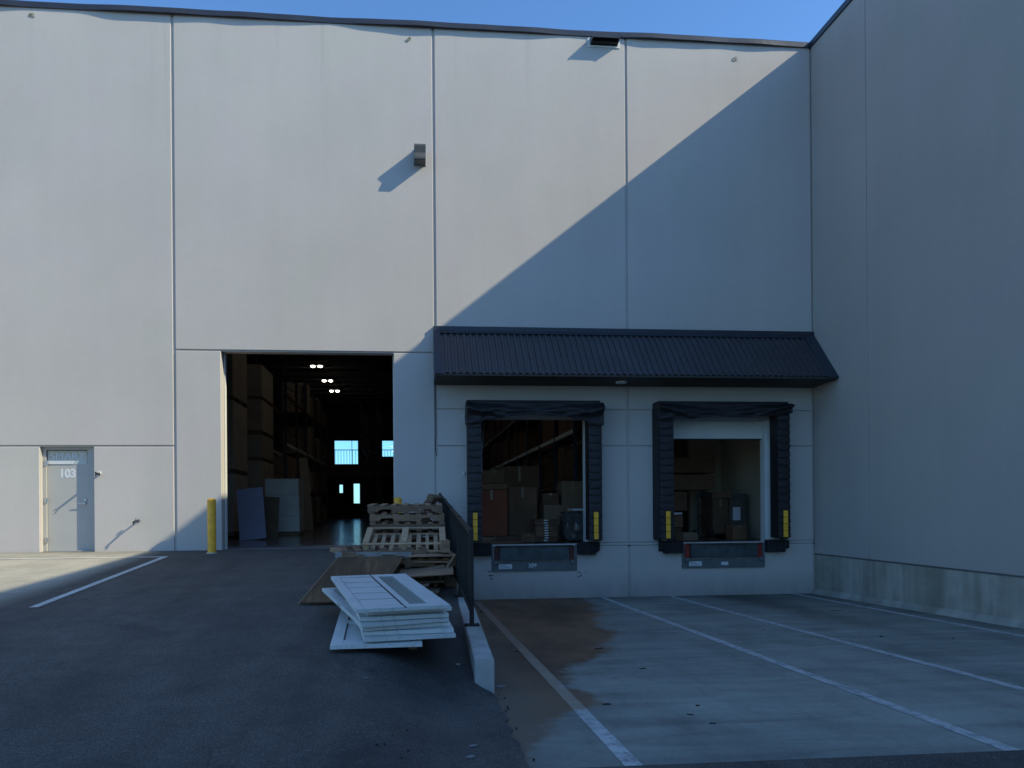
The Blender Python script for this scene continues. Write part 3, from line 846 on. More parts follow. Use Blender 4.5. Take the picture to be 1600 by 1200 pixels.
for y in picks:
    x = fx(y); g = MB(); g.box(x-.008, x+.008, y-.008, y+.008, FZ(y)-.895, FZ(y)-.02); g.build('picket', M['blackmetal'], t)

# ------------------------------------------------------------------ pallets
def board(g, x0, x1, y0, y1, z0, z1): 
    j = lambda: random.uniform(-.006, .006)
    g.box(x0+j(), x1+j(), y0+j(), y1+j(), z0, z1, .002)
def pallet_parts(t, wood, L=1.2, Wd=1.0, seed=0, missing=()):
    random.seed(seed)
    g = MB()
    for q in range(7):
        if q in missing: continue
        x = -L/2+.045+q*(L-.09)/6; w = random.choice((.045, .045, .04)); board(g, x-w, x+w, -Wd/2, Wd/2, .116, .136)
    g.build('top_deck', M[wood], t)
    g = MB()
    for q in range(4):
        x = -L/2+.05+q*(L-.10)/3; board(g, x-.045, x+.045, -Wd/2, Wd/2, 0, .018)
    g.build('bottom_deck', M[wood], t)
    for y in (-Wd/2+.02, 0, Wd/2-.02):
        g = MB(); z0, z1 = .0185, .1155
        n1, n2, nw = -L*.27, L*.27, .115
        prof = [(-L/2, z0), (n1-nw, z0), (n1-nw+.02, z0+.045), (n1+nw-.02, z0+.045), (n1+nw, z0), (n2-nw, z0), (n2-nw+.02, z0+.045), (n2+nw-.02, z0+.045), (n2+nw, z0), (L/2, z0), (L/2, z1), (-L/2, z1)]
        g.prism(prof, 'y', y-.019, y+.019); g.build('stringer', M[wood], t)
    return t
protos = {}
def pallet(x, y, z, rz, lab, wood='wood', rx=0, ry=0, seed=1, flip=False, group='wooden pallets piled by the fence', sc=1.0, missing=()):
    key = (wood, seed, missing)
    if key in protos: t = copy_tree(protos[key])
    else:
        t = empty('pallet'); pallet_parts(t, wood, seed=seed, missing=missing); protos[key] = t
    Mx = Matrix.Translation((x, y, z)) @ Matrix.Rotation(rz, 4, 'Z') @ Matrix.Rotation(rx, 4, 'X') @ Matrix.Rotation(ry, 4, 'Y')
    if flip: Mx = Mx @ Matrix.Translation((0, 0, .136)) @ Matrix.Rotation(math.pi, 4, 'Y')
    Mx = Mx @ Matrix.Diagonal((sc, 1, 1, 1))
    t.matrix_world = Mx
    tag(t, lab, 'pallet', group); return t
order = ['bottom', 'second from bottom', 'third from bottom', 'fourth from bottom', 'fourth from top', 'third from top', 'second from top', 'topmost']
SLOPE = math.atan(.06)
rs = random.Random(5)
for k in range(8):
    z = -.245 + k*.1455
    pallet(-.03+rs.uniform(-.045, .045), -3.12+rs.uniform(-.03, .03), z, rs.uniform(-.035, .035),
           '%s pallet of the tall stack behind, beside the fence' % order[k] if k < 7 else 'topmost pallet of the tall stack, deck boards ends showing',
           'wood' if k in (3, 5, 6, 7) else 'wooddark', seed=k % 4+1, rx=.03)
# nearer heap
pallet(.05, -4.45, -.285, .05, 'lowest dark pallet of the nearer heap behind the doors', 'wooddark', seed=2, rx=.05)
pallet(.02, -4.50, -.14, -.10, 'second dark pallet up in the nearer heap', 'wooddark', seed=3, rx=.05)
pallet(.10, -4.43, .005, .09, 'third pallet up in the nearer heap, pushed toward the fence', 'wooddark', seed=1, rx=.04)
pallet(-.42, -4.42, .13, .13, 'greyish pallet jutting out left from the nearer heap', 'wood', seed=4, rx=.03, ry=-.02)
# lattice pallet lying upside down on the heap
t = empty('pallet'); tag(t, 'pale open lattice pallet tilted on top of the nearer heap', 'pallet', 'wooden pallets piled by the fence')
random.seed(9)
g = MB()
for y in (-.45, .45):
    g = MB(); g.box(-.60, .60, y-.03, y+.03, .105, .122, .002); g.build('top_rail', M['woodlight'], t)
for x in (-.55, 0, .56):
    g = MB(); board(g, x-.045, x+.045, -.42, .42, .122, .138); g.build('cross_board', M['woodlight'], t)
for x in (-.55, 0.0, .56):
    for y in (-.43, .43):
        g = MB(); g.box(x-.04, x+.04, y-.03, y+.03, .02, .104, .002); g.build('block', M['woodlight'], t)
g = MB()
for q in range(8): x = -.46+q*.132; board(g, x-.03, x+.03, -.46, .46, .0, .017)
g.build('slats', M['woodlight'], t)
for y in (-.476, .476):
    g = MB(); g.box(-.60, .60, y-.014, y+.014, -.005, .02, .002); g.build('bottom_rail', M['woodlight'], t)
t.matrix_world = Matrix.Translation((-.07, -4.33, .315)) @ Matrix.Rotation(-.03, 4, 'Z') @ Matrix.Rotation(R(13), 4, 'X')
# loose boards and sheets in the heap
def sheet(name, x0, x1, y0, y1, z, th, mat, lab, rz=0, rx=0, ry=0, cat='board', group='loose boards in the pallet heap'):
    cx, cy = (x0+x1)/2, (y0+y1)/2
    t = MB(); t.box(x0-cx, x1-cx, y0-cy, y1-cy, 0, th, .002)
    o = t.build(name, M[mat]); o.location = (cx, cy, z); o.rotation_euler = (rx, ry, rz); tag(o, lab, cat, group); return o
sheet('loose_board', -.05, .62, -5.05, -4.35, .165, .018, 'wood', 'brown board lying flat at the fence side of heap', .06, .05, 0)
sheet('loose_board', -.15, .60, -5.5, -4.9, -.055, .016, 'wood', 'long slanting board sticking out toward the fence below heap', -.05, .10, -.05)
sheet('loose_board', -.25, .46, -5.35, -5.0, -.20, .03, 'wooddark', 'dark plank low in the shade of the heap', .1, .0, -.03)
sheet('loose_board', -.4, .40, -5.6, -5.3, -.29, .03, 'wooddark', 'dark plank lying on asphalt beneath the heap', -.12, .06, .02)
g = MB(); g.prism([(-.52, 0), (-.34, 0), (-.32, .05), (-.12, .05), (-.10, 0), (.12, 0), (.14, .05), (.32, .05), (.34, 0), (.55, 0), (.55, .085), (-.52, .085)], 'y', -.02, .02)
o = g.build('loose_board', M['blueply']); o.location = (-.53, -4.945, .135); o.rotation_euler = (0, .02, .02); tag(o, 'pale bluish notched stringer lying across the front of heap', 'board', 'loose boards in the pallet heap')
sheet('wood_offcut', .44, .56, -4.98, -4.55, .20, .17, 'wood', 'square wooden block end at the heap corner by fence', .04, 0, 0, 'wood block')
sheet('wood_offcut', -1.10, -.98, -4.85, -4.55, .20, .055, 'wood', 'pale stub of timber at the left tip of heap', .5, .12, 0, 'wood block')
sheet('paper_scrap', .28, .42, -5.75, -5.6, -.40, .02, 'litter', 'white scrap lying between the heap and the kerb', .3, 0, .1, 'litter', 'scraps of litter')
# broken pallet leaning behind
t = empty('pallet'); pallet_parts(t, 'wood', L=.95, Wd=.5, seed=12)
t.matrix_world = Matrix.Translation((.33, -1.75, .62)) @ Matrix.Rotation(-.35, 4, 'Z') @ Matrix.Rotation(R(-62), 4, 'Y')
tag(t, 'narrow broken pallet standing tilted behind the tall stack', 'pallet', 'wooden pallets piled by the fence')
pallet(.10, -1.70, -.11, .15, 'low pallet behind the tall stack under the tilted one', 'wooddark', seed=3)
pallet(.08, -1.72, .04, -.1, 'upper low pallet behind the tall stack', 'wooddark', seed=2)
# plywood sheet
A = Vector((-1.375, -6.10, -.335)); Bv = Vector((-1.005, -4.99, .150)); C_ = Vector((-.075, -4.99, .157))
ex = (C_-Bv).normalized(); ey = (Bv-A).normalized(); ez = ex.cross(ey).normalized()
g = MB(); w_ = (C_-Bv).length; l_ = (Bv-A).length
A2 = [(0, 0, 0), (w_, 0, 0), (w_, l_, 0), (0, l_, 0)]
g.box(0, w_, 0, l_, -.009, .009, .001)
for v in g.bm.verts: v.co.x += 0
o = g.build('plywood_sheet', M['ply']); tag(o, 'weathered brown plywood sheet leaning between doors and pallets', 'plywood sheet')
ey = (ey-ex*ey.dot(ex)*0)
Mx = Matrix(((ex.x, ey.x, ez.x, A.x), (ex.y, ey.y, ez.y, A.y), (ex.z, ey.z, ez.z, A.z), (0, 0, 0, 1)))
me = o.data
for v in me.vertices:
    v.co = ex*v.co.x + ey*v.co.y + ez*v.co.z
o.location = A
def edge_strip(p, q, w):
    g = MB(); g.cyl(p, q, w, n=6); g.build('edge', M['woodlight'], o)
edge_strip(Vector((0, 0, 0)), Bv-A, .0095)
edge_strip(Bv-A, C_-A, .0095)
random.seed(77)
for q, lab in enumerate(('split dark plank poking left from under the heap', 'broken slat lying across the heap near the fence', 'thin dark slat sloping down at front of the heap', 'short splintered slat resting on the second pallet', 'dark plank end pointing at the stacked doors', 'loose slat wedged upright against the fence side')):
    x = (-.75, .32, .05, .25, -.1, .50)[q]; y = (-4.9, -4.95, -5.25, -5.05, -5.5, -5.0)[q]; z = (-.16, .06, -.12, -.03, -.25, -.05)[q]
    g = MB(); L = random.uniform(.5, .95); g.box(-L/2, L/2, -.045, .045, 0, .018, .002)
    ob = g.build('loose_board', M[('wooddark', 'wood', 'wooddark', 'wood', 'wooddark', 'wood')[q]]); ob.location = (x, y, z)
    ob.rotation_euler = (random.uniform(-.25, .25), random.uniform(-.22, .22) if q < 5 else -1.0, random.uniform(-.5, .5)); tag(ob, lab, 'board', 'loose boards in the pallet heap')

# ------------------------------------------------------------------ stack of discarded white doors
def slab(g, W, L, T):
    g.box(-W/2, W/2, 0, L, 0, T, .003)
def old_door(xf, yf, zf, rz, lab, style=0, W=.89, L=2.03, T=.037):
    t = empty('discarded_door'); tag(t, lab, 'door', 'white doors stacked on the asphalt')
    g = MB(); c = T-.012
    if style == 0:
        g.box(-W/2, W/2, 0, L, 0, c, .002)
        sx0, sx1 = -W/2+.095, .03           # panel field left, groove right
        # stiles, rails and planks stand 6 mm proud
        for a, b, y0, y1 in ((-W/2, sx0-.012, 0, L), (sx0-.011, .01, 0, .11), (sx0-.011, .01, L-.13, L), (.028, .085, 0, L), (.0852, .2618, 0, .13), (.0852, .2618, L-.13, L), (.262, W/2, 0, L)):
            g.box(a, b, y0+.001, y1-.001, c, T, .0015)
        yy = .125
        for q in range(5):
            h = (L-.13-.015-.125)/5; g.box(sx0-.004, .006, yy+.007, yy+h-.007, c, T-.004, .002); yy += h
    else:
        g.box(-W/2, W/2, 0, L, 0, c, .002)
        for a, b, y0, y1 in ((-W/2, -W/2+.11, 0, L), (W/2-.11, W/2, 0, L), (-W/2+.11, W/2-.11, 0, .2), (-W/2+.11, W/2-.11, L-.12, L), (-W/2+.11, W/2-.11, .95, 1.07), (-.05, .05, .2, .95)):
            g.box(a+.0005, b-.0005, y0+.001, y1-.001, c, T, .0015)
    g.build('slab', M['doorwhite'], t)
    g = MB()
    if style == 0:
        g.box(.0105, .0275, .004, L-.004, c, T-.004)
        yy = .125
        for q in range(6): g.box(sx0-.003, .008, yy-.006, yy+.006, c, T-.0035); yy += (L-.13-.015-.125)/5
    else:
        g.box(-W/2+.111, -W/2+.121, .201, L-.121, c, T-.005); g.box(W/2-.121, W/2-.111, .201, L-.121, c, T-.005); g.box(-W/2+.122, W/2-.122, .201, .211, c, T-.005)
    g.build('groove_shade', M['groove_shade'], t)  # dark filler strips stand in for shade in the recesses
    if style == 0:
        g = MB(); g.box(.09, .257, .135, L-.135, c, c+.004); g.build('glass_strip', M['doorglass'], t)
    else:
        g = MB(); g.box(-W/2-.001, -W/2+.02, .95, 1.1, .01, .03); g.build('latch_edge', M['galv'], t)
    t.matrix_world = Matrix.Translation((xf, yf, zf)) @ Matrix.Rotation(rz, 4, 'Z') @ Matrix.Rotation(SLOPE*1.0, 4, 'X')
    return t
z0 = -.462
old_door(-.315, -8.42, z0, R(2), 'lowest white door of the stack, shifted left', 1, .85)
old_door(.0, -8.36, z0+.058, R(8), 'second white door from the bottom of stack', 1, .87)
old_door(-.02, -8.30, z0+.103, R(4), 'third white door from the bottom with cross rail showing', 1, .87)
old_door(-.03, -8.27, z0+.150, R(14), 'fourth white door from the bottom', 1, .86)
old_door(-.04, -8.33, z0+.198, R(17), 'fourth white door from the top, turned left', 1, .86)
old_door(-.05, -8.30, z0+.243, R(10), 'third white door from the top', 1, .85)
old_door(.0, -8.20, z0+.288, R(15), 'second white door from the top', 1, .84)
old_door(-.06, -8.40, z0+.338, R(12.5), 'topmost white door with narrow frosted glass strip', 0, .90)
sheet('wood_runner', -.55, -.47, -8.1, -6.6, -.50, .045, 'wooddark', 'dark timber runner under the left of the doors', 0, SLOPE, 0, 'timber', 'timber runners under the doors')
sheet('wood_runner', -.02, .06, -8.1, -6.5, -.50, .045, 'wooddark', 'dark timber runner under the right of the doors', 0, SLOPE, 0, 'timber', 'timber runners under the doors')

# ------------------------------------------------------------------ scraps and litter
def scrap(x, y, z, l, w, rz, lab, mat='scrap', name='wood_scrap', grp='dark scraps on the pit concrete'):
    g = MB(); pr = []
    nq = 9
    for q in range(nq):
        a = 2*math.pi*q/nq; r = random.uniform(.45, 1.1)
        pr.append((l/2*math.cos(a)*r, w/2*math.sin(a)*r))
    g.prism(pr, 'z', 0, random.uniform(.006, .014))
    o = g.build(name, M[mat]); o.location = (x, y, z+.003); o.rotation_euler = (0, 0, rz); tag(o, lab, 'scrap', grp)
random.seed(21)
for x, y, l, w, rz, lab in [
    (2.535, -7.486, .13, .045, .1, 'black scrap on concrete right of the brown stain'),
    (1.714, -8.937, .11, .05, .1, 'dark wood scrap near the bottom of the brown stain'),
    (2.381, -6.212, .16, .03, .2, 'thin dark scrap at the right edge of brown stain'),
    (2.301, -9.347, .09, .03, -.6, 'slanted dark sliver on concrete in the near centre'),
    (2.48, -9.078, .06, .03, .3, 'tiny dark crumb beside the near slanted sliver'),
    (2.371, -9.621, .08, .02, 0, 'nearest flat dark sliver on concrete'),
    (6.467, -5.836, .09, .05, 0, 'dark crumb in the bay near the side building'),
    (7.621, -3.001, .32, .04, 0, 'long dark streak of dirt by the side building line'),
    (1.298, -2.125, .09, .05, 0, 'dark lump between the fence and first white line'),
    (1.32, -6.25, .06, .03, 0, 'small dark crumb on the first white line'),
    (5.2, -5.0, .05, .03, .4, 'tiny crumb between the two middle white lines'),
    (7.3, -6.1, .06, .03, .2, 'tiny crumb toward the right frame edge')]:
    scrap(x, y, pit_z(y)-.004, l*.8, w*.7, rz, lab)
for x, y, l, w, rz, lab in [
    (-.387, -8.908, .04, .03, .1, 'small pale scrap on asphalt in front of the doors'),
    (.44, -10.0, .09, .025, .5, 'farther of two pale smears on asphalt near the kerb end'),
    (.39, -10.24, .10, .022, .1, 'nearer of two pale smears on asphalt near the kerb end'),
    (.47, -8.0, .06, .05, .2, 'pale scrap on asphalt against the kerb'),
    (-2.08, -5.631, .06, .03, .2, 'pale scrap alone in the middle of the asphalt')]:
    scrap(x, y, ground_z(x, y)+.002, l, w, rz, lab, 'litter', 'litter_scrap', 'pale scraps on the asphalt')
scrap(3.038, -5.546, pit_z(-5.546), .07, .04, 0, 'white chip on the pit concrete', 'litter', 'litter_scrap', 'pale scraps on the asphalt')
scrap(.875, -8.15, pit_z(-8.15), .14, .05, .2, 'crumpled pale litter at the foot of kerb end', 'litter', 'litter_scrap', 'pale scraps on the asphalt')
for k in range(6):
    x = random.uniform(-.5, .2); y = random.uniform(-10.4, -9.7)
    scrap(x, y, ground_z(x, y)-.004, random.uniform(.015, .03), .014, random.uniform(0, 3), 'tiny dark pebble on asphalt left of the kerb end', 'scrap', 'pebble', 'pebbles near the kerb end')
for k in range(12):      # crumbled asphalt along the edge
    y = random.uniform(-10.4, -8.5); x = .80+random.uniform(-.05, .06)
    scrap(x, y, pit_z(y), random.uniform(.012, .028), .014, random.uniform(0, 3), 'crumb of broken asphalt along the pit edge', 'scrap', 'pebble', 'crumbs along the asphalt edge')

# ------------------------------------------------------------------ indoor goods
def carton(x0, x1, y0, y1, z0, z1, lab, mat='carton', tape=True, grp=None, rz=0, cat='carton'):
    cx, cy = (x0+x1)/2, (y0+y1)/2
    t = empty('carton', (cx, cy, z0), rz); tag(t, lab, cat, grp)
    g = MB(); w, d, h = (x1-x0)/2, (y1-y0)/2, z1-z0
    g.box(-w, w, -d, d, 0, h, .008); g.build('box', M[mat], t)
    if tape:
        g = MB(); g.box(-.03, .03, -d-.001, d+.001, h, h+.0015); g.box(-.03, .03, -d-.0018, -d-.0003, h*.78, h); g.build('tape', M['tape'], t)
    return t
def skid(x0, x1, y0, y1, z, lab, grp='pallets inside the warehouse'):
    t = empty('pallet', ((x0+x1)/2, (y0+y1)/2, z)); w, d = (x1-x0)/2, (y1-y0)/2
    g = MB()
    for q in range(6): x = -w+.05+q*(2*w-.1)/5; g.box(x-.05, x+.05, -d, d, .10, .12)
    g.build('top_deck', M['pallet_in'], t)
    for y in (-d+.03, 0, d-.03):
        g = MB(); g.box(-w, w, y-.02, y+.02, .0, .10); g.build('stringer', M['pallet_in'], t)
    tag(t, lab, 'pallet', grp)
# crate columns by the big doorway
lv = [('lowest', .2, 1.88), ('middle', 2.02, 4.0), ('highest', 4.14, 5.9)]
for nme, a, b in lv:
    skid(-6.2, -5.05, 5.8, 7.6, a-.125, 'skid under the %s crate just inside the doorway' % nme)
    carton(-6.2, -5.05, 5.8, 7.6, a, b, '%s big brown crate of the column just inside the doorway' % nme, 'crate', grp='crates stacked inside the doorway')
for nme, a, b in [('lowest', .2, 1.2), ('second', 1.33, 2.5), ('third', 2.62, 3.4), ('fourth', 3.55, 4.6), ('top', 4.72, 5.8)]:
    skid(-6.1, -5.0, 9.6, 11.6, a-.125, 'skid under the %s crate of the farther column' % nme)
    carton(-6.1, -5.0, 9.6, 11.6, a, b, '%s crate of the second column behind the first one' % nme, 'crate', grp='crates stacked inside the doorway')
skid(-4.62, -3.52, 8.0, 9.0, .0, 'skid under the white wrapped load', 'pallets inside the warehouse')
t = empty('wrapped_load', (-4.07, 8.5, .121)); tag(t, 'white wrapped stack of sheets standing inside the doorway', 'wrapped load')
zz = 0
for k, h in enumerate((.52, .30, .08, .30, .50)):
    g = MB(); g.box(-.55+.004*k, .55-.006*k, -.5, .5, zz+.003, zz+h-.003, .008); g.build('bundle', M['wrap'], t); zz += h
def leanboard(name, x, y, w, h, lean, rz, mat, lab):
    g = MB(); g.box(-w/2, w/2, -.012, .012, 0, h, .003); o = g.build(name, M[mat]); o.location = (x, y, .015); o.rotation_euler = (-lean, rz[0], rz[1]); tag(o, lab, 'board'); return o
leanboard('panel_sheet', -4.27, 4.7, .75, 1.42, .10, (R(-6), R(-10)), 'lilac', 'lilac grey panel leaning just inside the big doorway')
leanboard('panel_sheet', -4.18, 6.4, .5, 1.2, .06, (R(3), 0), 'carton', 'brown board leaning between lilac panel and white load')
leanboard('leaning_plank', -3.95, 13.2, .35, 2.9, .12, (R(-4), R(10)), 'carton_pale', 'tall pale plank leaning against the left rack')
for k, (x, y) in enumerate([(-4.0, 5.0), (-3.7, 5.2)]):
    pass
# pallet racks
def rack(name, xf, dirx, y0, n_bays, bay, levels, lab, seed, beamwhite):
    t = empty(name, (xf, y0, 0)); tag(t, lab, 'pallet rack', 'pallet racks inside the warehouse')
    depth = 1.1*dirx
    for k in range(n_bays+1):
        y = k*bay; g = MB()
        for x in (0, depth): g.box(x-.05, x+.05, y-.045, y+.045, 0, levels[-1]+1.4)
        z = .3
        while z < levels[-1]+1.: g.cyl((0, y, z), (depth, y, z+.6), .018, n=5); z += .6
        g.build('upright_frame', M['rack'], t)
    for li, z in enumerate(levels):
        for k in range(n_bays):
            g = MB()
            for x in (0, depth): g.box(x-.03, x+.03, k*bay+.05, (k+1)*bay-.05, z-.12, z)
            g.build('beam', M['whitemetal'] if (li == beamwhite) else M['rackbeam'], t)
    return t
LV = [1.7, 3.4, 5.3]
rack('pallet_rack', -4.7, -1, 12.4, 5, 2.7, LV, 'long pallet rack receding on the left of the aisle', 1, 1)
RV = [1.5, 3.1, 4.8, 6.5]
rack('pallet_rack', 4.75, 1, 4.9, 13, 2.7, RV, 'long pallet rack seen through the dock nearest the fence', 2, 1)
rs = random.Random(31)
def fill(xa, xb, y0, n_bays, bay, levels, lab, grp):
    for k in range(n_bays):
        for z in [0.15]+levels:
            if rs.random() < .08: continue
            for s in range(2):
                a = y0+k*bay+.12+s*1.28; d = rs.uniform(1.0, 1.2); h = rs.uniform(.8, 1.4)
                o = carton(xa+rs.uniform(0, .08), xb, a, a+d, z+.01, z+h, lab, rs.choice(('carton', 'crate', 'carton_pale')) if xa < 0 else 'cartondim', False, grp)
fill(-5.85, -4.68, 12.4, 5, 2.7, LV, 'brown carton stored in the long rack left of aisle', 'cartons in the left rack')
fill(4.72, 5.9, 4.9, 13, 2.7, RV, 'brown carton stored in the rack seen through the dock nearest the fence', 'cartons in the right rack')
rack('pallet_rack', -3.3, 1, 34, 3, 2.7, [1.6, 3.3, 5.0, 6.8], 'dark rack end standing between the two far windows', 3, 9)
# goods seen through the first dock
G1 = 'goods inside the dock nearest the fence'
carton(1.62, 2.42, 2.3, 3.2, .13, 1.28, 'reddish brown carton at the left inside dock nearest fence', 'cartonred', True, G1)
carton(1.62, 2.42, 2.3, 3.2, 1.29, 1.42, 'flat lid tray on the left carton inside first dock', 'cartondim', False, G1)
skid(1.6, 2.45, 2.28, 3.22, 0, 'skid under the reddish carton')
skid(2.48, 3.3, 2.6, 3.5, 0, 'skid under the tall middle carton')
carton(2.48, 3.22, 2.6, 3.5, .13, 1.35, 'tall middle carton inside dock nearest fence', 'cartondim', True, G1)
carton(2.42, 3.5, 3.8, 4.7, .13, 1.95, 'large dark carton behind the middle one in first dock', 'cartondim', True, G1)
skid(2.42, 3.5, 3.8, 4.7, 0, 'skid under the large dark carton')
t = empty('flattened_carton_stack', (3.25, 1.9, 0)); tag(t, 'low bundle of flat cartons with white labels in first dock', 'carton stack', G1)
for k in range(9):
    g = MB(); j = rs.uniform(-.015, .015); g.box(-.27+j, .27+j, -.3, .3, .02+k*.06, .072+k*.06, .004); fc = g.build('flat_carton', M['cartondim'], t)
    g = MB(); g.box(-.05+j, .04+j, -.302, -.3005, .03+k*.06, .06+k*.06); g.build('label', M['label'], fc)
t = empty('plastic_wrapped_bundle', (4.0, 1.8, 0)); tag(t, 'crumpled film wrapped bundle beside right track of first dock', 'bundle', G1)
g = MB(); g.box(-.30, .3, -.35, .35, .05, .72, .03)
bmesh.ops.subdivide_edges(g.bm, edges=g.bm.edges[:], cuts=5, use_grid_fill=True)
for v in g.bm.verts: v.co += Vector((rs.uniform(-.03, .03), rs.uniform(-.03, .03), rs.uniform(-.02, .02)))
g.build('film', M['plastic'], t)
g = MB(); g.box(-.12, .32, -.30, .3, .75, .80, .004); g.build('top_board', M['label'], t)
sheet('cardboard_sheet', 1.6, 2.5, .95, 1.7, .03, .01, 'carton', 'crumpled cardboard sheet lying inside the first dock', .2, .05, .04, 'cardboard', G1)
sheet('cardboard_sheet', 2.0, 2.7, 1.3, 1.9, .06, .01, 'cartondim', 'second cardboard sheet lying flat in the first dock', -.3, .09, .06, 'cardboard', G1)
# second dock
G2 = 'goods inside the dock with white door'
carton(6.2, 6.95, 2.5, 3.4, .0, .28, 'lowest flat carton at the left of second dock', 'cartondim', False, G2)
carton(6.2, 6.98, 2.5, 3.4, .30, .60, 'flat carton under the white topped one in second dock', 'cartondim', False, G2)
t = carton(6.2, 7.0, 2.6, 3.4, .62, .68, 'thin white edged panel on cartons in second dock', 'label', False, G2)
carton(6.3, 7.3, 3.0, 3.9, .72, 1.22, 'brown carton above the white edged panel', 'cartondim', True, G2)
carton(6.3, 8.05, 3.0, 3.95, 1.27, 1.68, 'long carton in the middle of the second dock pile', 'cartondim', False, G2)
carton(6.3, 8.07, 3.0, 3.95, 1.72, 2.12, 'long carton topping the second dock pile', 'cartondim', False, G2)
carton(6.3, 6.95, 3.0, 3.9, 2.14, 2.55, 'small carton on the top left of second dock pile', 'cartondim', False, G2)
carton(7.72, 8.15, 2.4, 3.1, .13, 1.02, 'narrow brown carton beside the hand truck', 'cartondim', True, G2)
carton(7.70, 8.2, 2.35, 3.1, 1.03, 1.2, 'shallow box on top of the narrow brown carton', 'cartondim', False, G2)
t = carton(8.17, 8.62, 2.4, 3.1, .05, 1.15, 'film wrapped dark carton carrying a white paper sheet', 'plastic', False, G2)
g = MB(); g.box(-.14, .06, -.362, -.3602, .42, .76); g.build('paper_sheet', M['paper'], t)
carton(7.95, 8.32, 1.75, 2.15, .0, .36, 'small carton on the floor in front in second dock', 'cartondim', True, G2)
t = empty('hand_truck', (7.38, 2.1, 0), .15); tag(t, 'dark hand truck standing before the cartons in second dock', 'hand truck')
g = MB()
for s in (-.17, .17): g.tube([(s, 0, .12), (s, .02, 1.0), (s, .05, 1.15)], .016)
g.tube([(-.17, .05, 1.15), (0, .06, 1.22), (.17, .05, 1.15)], .016)
for z in (.35, .6, .85): g.tube([(-.17, .01, z), (.17, .01, z)], .012)
g.build('frame', M['blackmetal'], t)
g = MB(); g.box(-.24, .24, -.25, 0, .02, .035); g.build('toe_plate', M['rackbeam'], t)
for s in (-1, 1):
    g = MB(); g.cyl((s*.2, .09, .12), (s*.26, .09, .12), .12, n=20); g.build('wheel', M['rubber'], t)
g = MB(); g.sphere((0, .03, 1.12), .11, 14, 10, (1.2, .7, .7)); g.build('strap_bundle', M['rubber'], t)
# aisle floor clutter and lamps
for k, (x, y) in enumerate(((-5.62, 28.8), (-5.52, 33.7), (-5.48, 37.9))):
    nm = ('nearest', 'middle', 'farthest')[k]
    t = empty('ceiling_lamp', (x, y, 9.6)); tag(t, '%s of three lit ceiling lamps above the rack aisle' % nm, 'ceiling lamp', 'lit ceiling lamps')
    g = MB(); g.box(-.42, .42, -.2, .2, .02, .09, .01); g.cyl((0, 0, .09), (0, 0, .18), .008, n=6); g.build('housing', M['galv'], t)
    for s in (-1, 1):
        g = MB(); g.sphere((s*.22, 0, -.02), .13, 14, 8, (1, 1, .45)); g.build('bulb', M['lamp'], t)

for x, y, lab in ((-2.2, 7.5, 'added unseen ceiling lamp above the floor just inside the big doorway'), (-2.2, 16., 'added unseen ceiling lamp above the aisle beside the near rack bays'),
                  (3.2, 9., 'added unseen ceiling lamp above the goods behind the dock nearest the fence'), (7.4, 9.5, 'added unseen ceiling lamp above the area behind the dock with white door')):
    t = empty('ceiling_lamp', (x, y, 9.6)); tag(t, lab, 'ceiling lamp', 'lit ceiling lamps')  # extra lamps out of view, added to brighten the goods indoors
    g = MB(); g.box(-.42, .42, -.2, .2, .02, .09, .01); g.cyl((0, 0, .09), (0, 0, .18), .008, n=6); g.build('housing', M['galv'], t)
    for s in (-1, 1):
        g = MB(); g.sphere((s*.24, 0, -.02), .17, 14, 8, (1, 1, .45)); g.build('bulb', M['lamp'], t)
for k, (x, y, w, d, h, z, rz, lab) in enumerate((
        (2.75, 1.55, .35, .3, .22, 0, .3, 'small open floor carton in front of the tall middle carton'), (3.62, 2.9, .5, .5, .9, 0, .1, 'medium carton behind the flat bundle in first dock'),
        (3.62, 2.9, .42, .4, .3, .9, -.2, 'small carton on the medium one behind the flat bundle'), (4.15, 3.0, .55, .6, 1.5, 0, 0, 'tall carton close to the right track inside first dock'),
        (2.1, 2.75, .5, .45, .35, 1.43, .15, 'box perched on the lid tray inside first dock'), (6.75, 1.7, .4, .35, .2, 0, .2, 'low floor box at the left front of second dock'),
        (6.55, 3.4, .45, .4, .3, 2.56, -.1, 'small box at the very top left of second dock pile'), (8.35, 3.6, .4, .4, .8, 0, .1, 'carton in the back corner by the beige wall'))):
    carton(x-w/2, x+w/2, y-d/2, y+d/2, z+.004, z+h, lab, ('cartondim', 'carton')[k % 2], True, 'small cartons around the dock goods', rz)

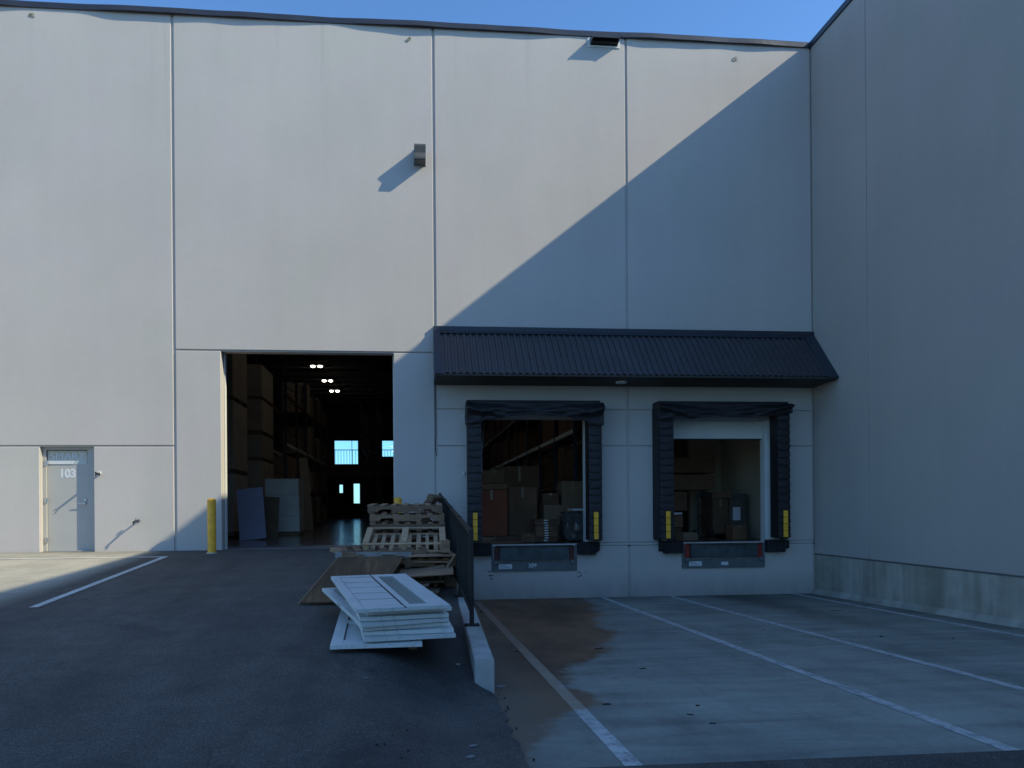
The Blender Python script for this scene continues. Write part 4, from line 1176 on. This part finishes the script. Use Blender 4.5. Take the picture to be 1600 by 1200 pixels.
# ------------------------------------------------------------------ light, sky, camera
sx, sy, sz = -2.5, 1.0, -2.5*.782
sun = bpy.data.lights.new('sun', 'SUN'); sun.energy = 5.0; sun.angle = R(.5); sun.color = (1., .92, .66)
so = bpy.data.objects.new('sun', sun); COL.objects.link(so)
so.rotation_euler = Vector((sx, sy, sz)).to_track_quat('-Z', 'Y').to_euler(); so.location = (20, -20, 30)
w = bpy.data.worlds.new('World'); S.world = w; w.use_nodes = True
t = w.node_tree; bg = t.nodes['Background']
sk = t.nodes.new('ShaderNodeTexSky'); sk.sky_type = 'NISHITA'; sk.sun_disc = False
el = math.atan2(-sz, math.hypot(sx, sy)); sk.sun_elevation = el
sk.sun_rotation = math.atan2(-sx, -sy)
sk.air_density = 1.0; sk.dust_density = .3; sk.ozone_density = 1.6
tint = t.nodes.new('ShaderNodeMix'); tint.data_type = 'RGBA'; tint.blend_type = 'MULTIPLY'; tint.inputs[0].default_value = 1
t.links.new(sk.outputs[0], tint.inputs[6]); tint.inputs[7].default_value = (.82, 1.23, 1.62, 1)
t.links.new(tint.outputs[2], bg.inputs[0]); bg.inputs[1].default_value = .15

cam = bpy.data.cameras.new('camera'); co = bpy.data.objects.new('camera', cam); COL.objects.link(co); S.camera = co
cam.sensor_fit = 'HORIZONTAL'; cam.sensor_width = 36; cam.lens = 36*1100/1600
cam.shift_x = (800-737)/1600; cam.shift_y = 194/1600; cam.clip_start = .1; cam.clip_end = 5000
th = math.atan(97/1100); roll = .0075
F = Vector((math.sin(th), math.cos(th), 0)); Rr = Vector((math.cos(th), -math.sin(th), 0)); U = Vector((0, 0, 1))
R2 = Rr*math.cos(roll) - U*math.sin(roll); U2 = U*math.cos(roll) + Rr*math.sin(roll)
mw = Matrix((( R2.x, U2.x, -F.x, 0), (R2.y, U2.y, -F.y, -15.), (R2.z, U2.z, -F.z, .83), (0, 0, 0, 1)))
co.matrix_world = mw
S.view_settings.view_transform = 'Standard'; S.view_settings.look = 'None'; S.view_settings.exposure = 0; S.view_settings.gamma = 1
S.cycles.max_bounces = 8; S.cycles.diffuse_bounces = 5; S.cycles.use_denoising = True
